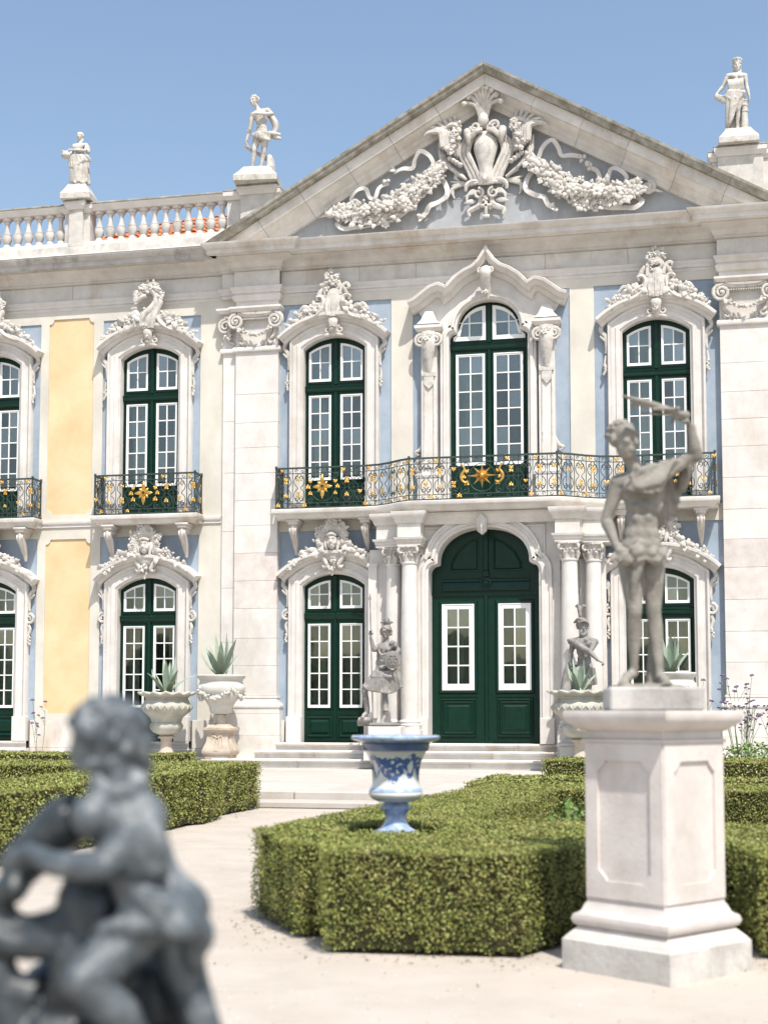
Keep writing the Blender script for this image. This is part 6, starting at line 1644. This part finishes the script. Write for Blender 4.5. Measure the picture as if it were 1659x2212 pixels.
agave((1.93,-2.2,1.62), .66, 53, 'short broad agave in the urn in front of the bearded warrior statue', 10, .7)
urn_garland((3.52,-1.05,.26), 'white garlanded stone urn half hidden behind the nude garden statue')
agave((3.52,-1.05,1.97), .80, 54, 'agave seen between the legs of the nude garden statue', 12, 1.0)

# ---- painted ceramic urn in the hedge
def painted():
    m = bpy.data.materials.new('ceramic_garland'); m.use_nodes = True; MATS['ceramic_garland'] = m
    t = m.node_tree; N = t.nodes; L = t.links; b = N['Principled BSDF']; b.inputs['Roughness'].default_value = .16; b.inputs['Coat Weight'].default_value = .6; b.inputs['Coat Roughness'].default_value = .06
    tc = N.new('ShaderNodeTexCoord'); sp = N.new('ShaderNodeSeparateXYZ'); L.new(tc.outputs['Object'], sp.inputs[0])
    def mt(op, a, c=None, d=None):
        n = N.new('ShaderNodeMath'); n.operation = op
        for i, x in enumerate((a, c, d)):
            if x is None: continue
            if isinstance(x, (int, float)): n.inputs[i].default_value = x
            else: L.new(x, n.inputs[i])
        return n.outputs[0]
    ang = mt('ARCTAN2', sp.outputs['Y'], sp.outputs['X'])
    nz = N.new('ShaderNodeTexNoise'); nz.inputs['Scale'].default_value = 38; nz.inputs['Detail'].default_value = 5; L.new(tc.outputs['Object'], nz.inputs['Vector'])
    nb = N.new('ShaderNodeTexNoise'); nb.inputs['Scale'].default_value = 16; nb.inputs['Detail'].default_value = 3; L.new(tc.outputs['Object'], nb.inputs['Vector'])
    c2 = mt('COSINE', mt('MULTIPLY_ADD', ang, 2.0, .9))
    # swag: depth follows |cos|, thicker at its middle
    zc = mt('MULTIPLY_ADD', mt('ABSOLUTE', c2), -.075, .555)
    dz = mt('ABSOLUTE', mt('SUBTRACT', sp.outputs['Z'], zc))
    wid = mt('MULTIPLY', mt('MULTIPLY_ADD', mt('ABSOLUTE', c2), .06, .012), mt('MULTIPLY_ADD', nz.outputs['Fac'], 1.8, .1))
    sw = mt('LESS_THAN', dz, wid)
    # cartouche ring between the swags
    s2 = mt('ABSOLUTE', mt('MULTIPLY', c2, .16))
    rr = mt('SQRT', mt('ADD', mt('MULTIPLY', s2, s2), mt('POWER', mt('MULTIPLY', mt('SUBTRACT', sp.outputs['Z'], .505), .9), 2.0)))
    ring = mt('LESS_THAN', mt('ABSOLUTE', mt('SUBTRACT', rr, mt('MULTIPLY_ADD', nb.outputs['Fac'], .03, .045))), .014)
    msk = mt('MULTIPLY', mt('MAXIMUM', sw, ring), mt('GREATER_THAN', mt('ADD', nz.outputs['Fac'], 0.0), .42))
    mx = N.new('ShaderNodeMix'); mx.data_type = 'RGBA'; L.new(msk, mx.inputs[0]); mx.inputs[6].default_value = (.62,.635,.62,1); mx.inputs[7].default_value = (.055,.115,.29,1)
    L.new(mx.outputs[2], b.inputs['Base Color'])
painted()
UX, UY = 2.03, -18.85
e = empty('ceramic_urn', (UX, UY, .44), .5, 'blue and white glazed ceramic urn standing in the clipped hedge', 'urn')
m = M(); m.lathe([(.155,-.44),(.155,.0)], 24); m.build('support', 'stone_grey', e, 40)
m = M(); m.lathe([(.15,0),(.165,.01),(.165,.055),(.158,.06)], 40); m.lathe([(.158,.06),(.15,.075),(.10,.10),(.085,.115)], 40); m.build('foot', 'ceramic_pale_blue', e, 50)
m = M(); m.lathe([(.166,.018),(.168,.02),(.168,.026),(.166,.028)], 40); m.lathe([(.085,.115),(.068,.145),(.066,.18),(.078,.205),(.085,.215)], 32); m.build('stem', 'ceramic_blue' if False else 'ceramic_pale_blue', e, 50)
m = M(); m.lathe([(.085,.213),(.102,.222),(.104,.235),(.085,.25),(.075,.262)], 48, wave=lambda j, a: .03*math.sin(a*20)); m.build('collar', 'ceramic_pale_blue', e, 50)
m = M(); m.lathe([(.075,.262),(.12,.272),(.155,.29)], 48, wave=lambda j, a: .03*math.sin(a*18) if j else 0); m.build('gadroons', 'ceramic', e, 50)
m = M(); m.lathe([(.155,.29),(.172,.305),(.178,.32),(.172,.338)], 48); m.build('bowl_swelling', 'ceramic', e, 50)
m = M(); m.lathe([(.173,.335),(.176,.338),(.168,.355),(.163,.36)], 48); m.build('blue_band', 'ceramic_pale_blue', e, 50)
m = M(); m.lathe([(.163,.36),(.154,.38),(.152,.42),(.154,.46),(.162,.51),(.178,.555),(.197,.588),(.207,.60)], 56); m.build('bowl', 'ceramic_garland', e, 60)
m = M(); m.lathe([(.205,.60),(.214,.602),(.222,.64),(.226,.648),(.218,.65)], 48); m.build('neck_band', 'ceramic_blue', e, 50)
m = M(); m.lathe([(.218,.65),(.235,.655),(.275,.668),(.288,.676),(.29,.69),(.28,.70),(.20,.70),(.19,.66)], 60, wave=lambda j, a: .012*math.sin(a*32) if 1 < j < 5 else 0); m.build('rim', 'ceramic_pale_blue', e, 50)

# ================================================================ hedges
def pip(px_, py_, poly):
    ins = np.zeros(len(px_), bool); n = len(poly); j = n-1
    for i in range(n):
        xi, yi = poly[i]; xj, yj = poly[j]
        c = ((yi > py_) != (yj > py_)) & (px_ < (xj-xi)*(py_-yi)/(yj-yi+1e-12)+xi); ins ^= c; j = i
    return ins
def leaf_mesh(name, pos, nrm, size, rs, mt, parent):
    n = len(pos)
    a = rs.normal(size=(n,3)); nn = nrm*.9+rs.normal(size=(n,3))*.75; nn /= np.linalg.norm(nn, axis=1)[:,None]
    a -= nn*np.sum(a*nn, 1)[:,None]; a /= np.linalg.norm(a, axis=1)[:,None]; b = np.cross(nn, a)
    L = size*rs.uniform(.7,1.3,(n,1)); W = L*.52
    v = np.stack([pos-a*L*.5, pos+b*W*.5+nn*W*.15, pos+a*L*.5, pos-b*W*.5+nn*W*.15], 1).reshape(-1,3)
    me = bpy.data.meshes.new(name); me.vertices.add(4*n); me.vertices.foreach_set('co', v.ravel()); me.loops.add(4*n); me.loops.foreach_set('vertex_index', np.arange(4*n, dtype=np.int32))
    me.polygons.add(n); me.polygons.foreach_set('loop_start', np.arange(0, 4*n, 4, dtype=np.int32)); me.polygons.foreach_set('loop_total', np.full(n, 4, dtype=np.int32))
    me.update(); me.validate(); me.materials.append(MATS[mt])
    o = inst(name, me, parent); o['kind'] = 'stuff'; return o
def hedge(label, outer, holes, z0, z1, dens, size, seed, group='clipped box hedges of the parterre'):
    rs = np.random.RandomState(seed)
    P = np.array(outer); c = P.mean(0)
    e = empty('box_hedge', (c[0], c[1], z0), 0, label, 'hedge', group)
    o2 = [(x-c[0], y-c[1]) for x, y in outer]; h2 = [[(x-c[0], y-c[1]) for x, y in h] for h in holes]
    # core, slightly inset by a per-vertex miter
    def inset(poly, d):
        n = len(poly); ar = sum(poly[i][0]*poly[(i+1)%n][1]-poly[(i+1)%n][0]*poly[i][1] for i in range(n)); sg = 1 if ar > 0 else -1; out = []
        for i in range(n):
            p0, p1, p2 = map(np.array, (poly[i-1], poly[i], poly[(i+1)%n])); a = (p1-p0)/np.linalg.norm(p1-p0); b = (p2-p1)/np.linalg.norm(p2-p1)
            na = np.array([-a[1], a[0]]); nb = np.array([-b[1], b[0]]); mm = na+nb; mm /= np.linalg.norm(mm)+1e-9; mm = mm/max(mm@na, .4); out.append(tuple(p1+mm*d*sg))
        return out
    m = M(); m.slab(inset(o2, .045), [inset(h, -.045) for h in h2], z1-z0-.035, .03, mapper=lambda x, y, h: (x, y, h)); m.build('twig_mass', 'twig', e)
    pos = []; nr = []
    x0, y0 = np.min(o2, 0); x1, y1 = np.max(o2, 0)
    n = int((x1-x0)*(y1-y0)*dens); xx = rs.uniform(x0, x1, n); yy = rs.uniform(y0, y1, n); k = pip(xx, yy, o2)
    for h in h2: k &= ~pip(xx, yy, h)
    xx = xx[k]; yy = yy[k]
    def wob(x, y): return .007*np.sin(x*7+seed)+.006*np.sin(y*9+x*3)+.004*np.sin(x*19+y*13)
    zz = z1-z0-.02+wob(xx, yy)+rs.normal(0, .007, len(xx))
    pos.append(np.stack([xx, yy, zz], 1)); nr.append(np.tile([0,0,1.], (len(xx),1)))
    for li, poly in enumerate([o2]+h2):
        m_ = len(poly); ar = sum(poly[i][0]*poly[(i+1)%m_][1]-poly[(i+1)%m_][0]*poly[i][1] for i in range(m_)); sg = (1 if ar > 0 else -1)*(1 if li == 0 else -1)
        for i in range(m_):
            a = np.array(poly[i]); b = np.array(poly[(i+1)%m_]); L = np.linalg.norm(b-a); t_ = (b-a)/L; nrm_ = np.array([t_[1], -t_[0]])*sg
            q = int(L*(z1-z0)*dens*1.05); u = rs.uniform(0, L, q); z = rs.uniform(.02, z1-z0, q)**1.0
            und = -.05*np.clip(1-z/.16, 0, 1)
            off = .012*np.sin(u*9+z*11+seed)+.012*np.sin(u*23+z*5)+rs.normal(0, .018, q)-.016+und
            pos.append(np.stack([a[0]+t_[0]*u+nrm_[0]*off, a[1]+t_[1]*u+nrm_[1]*off, z], 1)); nr.append(np.tile([nrm_[0], nrm_[1], .15], (q,1)))
    pos = np.concatenate(pos); nr = np.concatenate(nr)
    leaf_mesh('leaves', pos, nr, size, rs, 'leaf', e)
    return e
hedge('large clipped hedge bed around the blue and white urn, behind the garden pedestal',
      [(1.2,-19.3),(1.70,-20.08),(1.84,-19.98),(1.97,-20.52),(3.05,-20.46),(3.25,-20.05),(3.35,-19.62),(4.12,-19.55),(4.25,-20.2),(5.6,-20.4),(5.6,-13.4),(1.86,-13.4),(1.5,-16.5)],
      [[(1.72,-18.55),(2.36,-18.55),(2.36,-19.22),(1.72,-19.22)], [(2.42,-18.05),(5.0,-18.25),(5.0,-14.1),(2.62,-14.1)]], 0, .56, 8500, .018, 1)
hedge('long clipped hedge bed on the left of the gravel path', [(-1.70,-9.75),(-1.78,-11.4),(-1.62,-11.5),(-1.52,-12.4),(-1.62,-12.6),(-1.70,-17.6),(-8,-17.6),(-8,-9.75)],
      [[(-2.9,-11.2),(-2.9,-16.5),(-7,-16.5),(-7,-11.2)]], 0, .63, 3600, .028, 2)
hedge('narrow hedge with a flat top behind the blue urn bed, by the terrace steps', [(1.45,-10.0),(1.45,-12.2),(7,-12.2),(7,-10.0)], [[(2.1,-10.7),(2.1,-11.6),(6.5,-11.6),(6.5,-10.7)]], 0, .50, 2000, .036, 3)
hedge('low hedge on the terrace at the foot of the right hand urn', [(1.75,-3.4),(1.55,-5.2),(8,-5.2),(8,-3.4)], [[(2.5,-3.9),(2.5,-4.7),(7.5,-4.7),(7.5,-3.9)]], .2, .52, 1700, .038, 4)
hedge('low hedge in front of the yellow panel and far left door', [(-14,-5.0),(-14,-6.2),(-4.6,-6.2),(-4.3,-5.0)], [], .2, .60, 1700, .038, 5)
m = M(); m.box(2.3, 5.1, -18.4, -14.0, 0, .03); struct(m.build('flower_bed', 'soil'))

# small leafy shrub inside the bed
def shrub(loc, label, n, r, h, size, seed, mt='shrub_leaf', name='shrub'):
    rs = np.random.RandomState(seed); e = empty(name, loc, 0, label, 'plant')
    u = rs.normal(size=(n,3)); u /= np.linalg.norm(u, axis=1)[:,None]; q = rs.uniform(.25,1,(n,1))**.5; pos = u*q*np.array([r,r,h*.5])+np.array([0,0,h*.55])
    leaf_mesh('foliage', pos, u, size, rs, mt, e)
    m = M(); rg = random.Random(seed)
    for k in range(7): a = k*.9; m.tube([(0,0,0),(r*.3*math.cos(a),r*.3*math.sin(a),h*.4),(r*.7*math.cos(a),r*.7*math.sin(a),h*.8)], [.012,.009,.004], 5, smooth=2)
    m.build('stems', 'stem', e); return e
shrub((3.10,-17.7,.02), 'light green leafy shrub growing inside the hedge bed, left of the pedestal', 700, .28, .62, .06, 71)
shrub((4.9,-2.8,.2), 'tuft of grassy green plants under the purple flowers', 900, .55, .55, .07, 72)

# ---- tall purple flowers
def verbena(loc, label, n, spread, h, seed, lean=0.0):
    rg = random.Random(seed); e = empty('verbena_plant', loc, 0, label, 'flowering plant')
    ms = M(); fm = []
    for k in range(5):
        m = M()
        for i in range(16):
            a = rg.uniform(0, 6.28); t_ = rg.uniform(0, 1.2); m.ell((.022*math.cos(a)*math.sin(t_), .022*math.sin(a)*math.sin(t_), .016*math.cos(t_)), rg.uniform(.007,.012), None, 5, 4)
        fm.append(m.mesh('flower_head', 'verbena', 60))
    for i in range(n):
        a = rg.uniform(0, 6.28); s = spread*math.sqrt(rg.random()); H = h*rg.uniform(.55, 1.05); top = V(s*math.cos(a)*1.3+lean*H, s*math.sin(a), H); base = V(s*.3*math.cos(a), s*.3*math.sin(a), 0)
        mid = (top+base)/2+V(rg.uniform(-.05,.05), rg.uniform(-.05,.05), 0); ms.tube([base, mid, top], [.006,.005,.003], 4, smooth=3)
        inst('flower_head', rg.choice(fm), e, tuple(top), (rg.uniform(-.3,.3), rg.uniform(-.3,.3), 0), (1.5,)*3)
        for b in range(3):
            st = mid+(top-mid)*rg.uniform(0,.7); en = st+V(rg.uniform(-.16,.16), rg.uniform(-.12,.12), rg.uniform(.1,.26)); ms.tube([st, en], [.004,.0025], 4)
            inst('flower_head', rg.choice(fm), e, tuple(en), (rg.uniform(-.4,.4), rg.uniform(-.4,.4), 0), (rg.uniform(.9,1.4),)*3)
    ms.build('stems', 'stem', e); return e
verbena((4.72,-2.6,.2), 'thin stemmed purple verbena just right of the garden pedestal', 16, .34, 1.65, 81, -.03)
verbena((5.45,-2.7,.2), 'tall purple verbena at the right edge in front of the pale wall', 18, .40, 1.75, 82, .06)
verbena((3.95,-2.4,.2), 'purple verbena seen just beside the garden statue plinth', 7, .25, 1.6, 83, .0)
verbena((-8.55,-2.2,.2), 'few purple flower stems in front of the lower yellow panel', 3, .16, 1.30, 84, .0)

# ---- loose stones and leaf litter on the path
rs = np.random.RandomState(5)
n = 9000; yy = -25.5+17*rs.random(n)**1.6; xx = rs.uniform(-2, 6, n)
ok = ~pip(xx, yy, [(1.2,-19.3),(1.7,-20.1),(1.97,-20.52),(3.2,-20.4),(4.25,-20.3),(5.6,-20.4),(5.6,-13.4),(1.86,-13.4)])
xx = xx[ok]; yy = yy[ok]; n = len(xx); sz = rs.uniform(.003,.009,n)
base = np.array([(1,0,0),(-.5,.87,0),(-.5,-.87,0),(0,0,.7)]); V4 = np.zeros((n,4,3)); an = rs.uniform(0,6.28,n)
for k in range(4):
    V4[:,k,0] = xx+sz*(base[k,0]*np.cos(an)-base[k,1]*np.sin(an)); V4[:,k,1] = yy+sz*(base[k,0]*np.sin(an)+base[k,1]*np.cos(an)); V4[:,k,2] = .001+sz*base[k,2]
F4 = (np.array([(0,1,3),(1,2,3),(2,0,3)])[None]+4*np.arange(n)[:,None,None]).reshape(-1,3)
me = bpy.data.meshes.new('pebbles'); me.from_pydata(V4.reshape(-1,3).tolist(), [], F4.tolist()); me.materials.append(MATS['pebble'])
o = inst('pebbles', me); tag(o, 'loose small pebbles scattered over the pale gravel path', 'pebbles', kind='stuff')
E_ = [((1.2,-19.3),(1.7,-20.1)),((1.97,-20.6),(3.2,-20.5)),((1.15,-19.3),(1.45,-16.5)),((-1.6,-9.8),(-1.6,-17)),((4.2,-20.3),(5.4,-20.5))]
P_ = []
for a, b in E_:
    k = 110; u = rs.random((k,1)); P_.append(np.concatenate([np.array(a)*(1-u)+np.array(b)*u+rs.normal(0,.16,(k,2)), np.full((k,1), .006)], 1))
k = 40; P_.append(np.stack([rs.uniform(-1.4,3.2,k), rs.uniform(-25,-12,k), np.full(k,.006)], 1)); P_ = np.concatenate(P_)
le = leaf_mesh('leaf_litter', P_, np.tile([0,0,2.5], (len(P_),1)), .022, rs, 'dry_leaf', None); tag(le, 'dry fallen leaves lying along the hedge foot and path', 'leaves', kind='stuff')

# ---- the wood that closes the garden behind the viewer (it shows in the panes and gloss paint)
rs = np.random.RandomState(9); m = M()
for k in range(130):
    x = -75+150*k/129+rs.normal(0,1); h = rs.uniform(4.2,6.6); y = -80+rs.normal(0,2.5)
    m.ell((x, y, h*.5), (rs.uniform(1.2,2.2), rs.uniform(1.2,2), h*.5), None, 8, 6)
    for j in range(3): m.ell((x+rs.normal(0,1), y+rs.normal(0,.8), h*rs.uniform(.6,1.0)), rs.uniform(.5,1.1), None, 6, 5)
o = m.build('distant_wood', 'far_foliage', None, 180); tag(o, 'dark wood closing the far end of the garden', 'wood', kind='stuff')
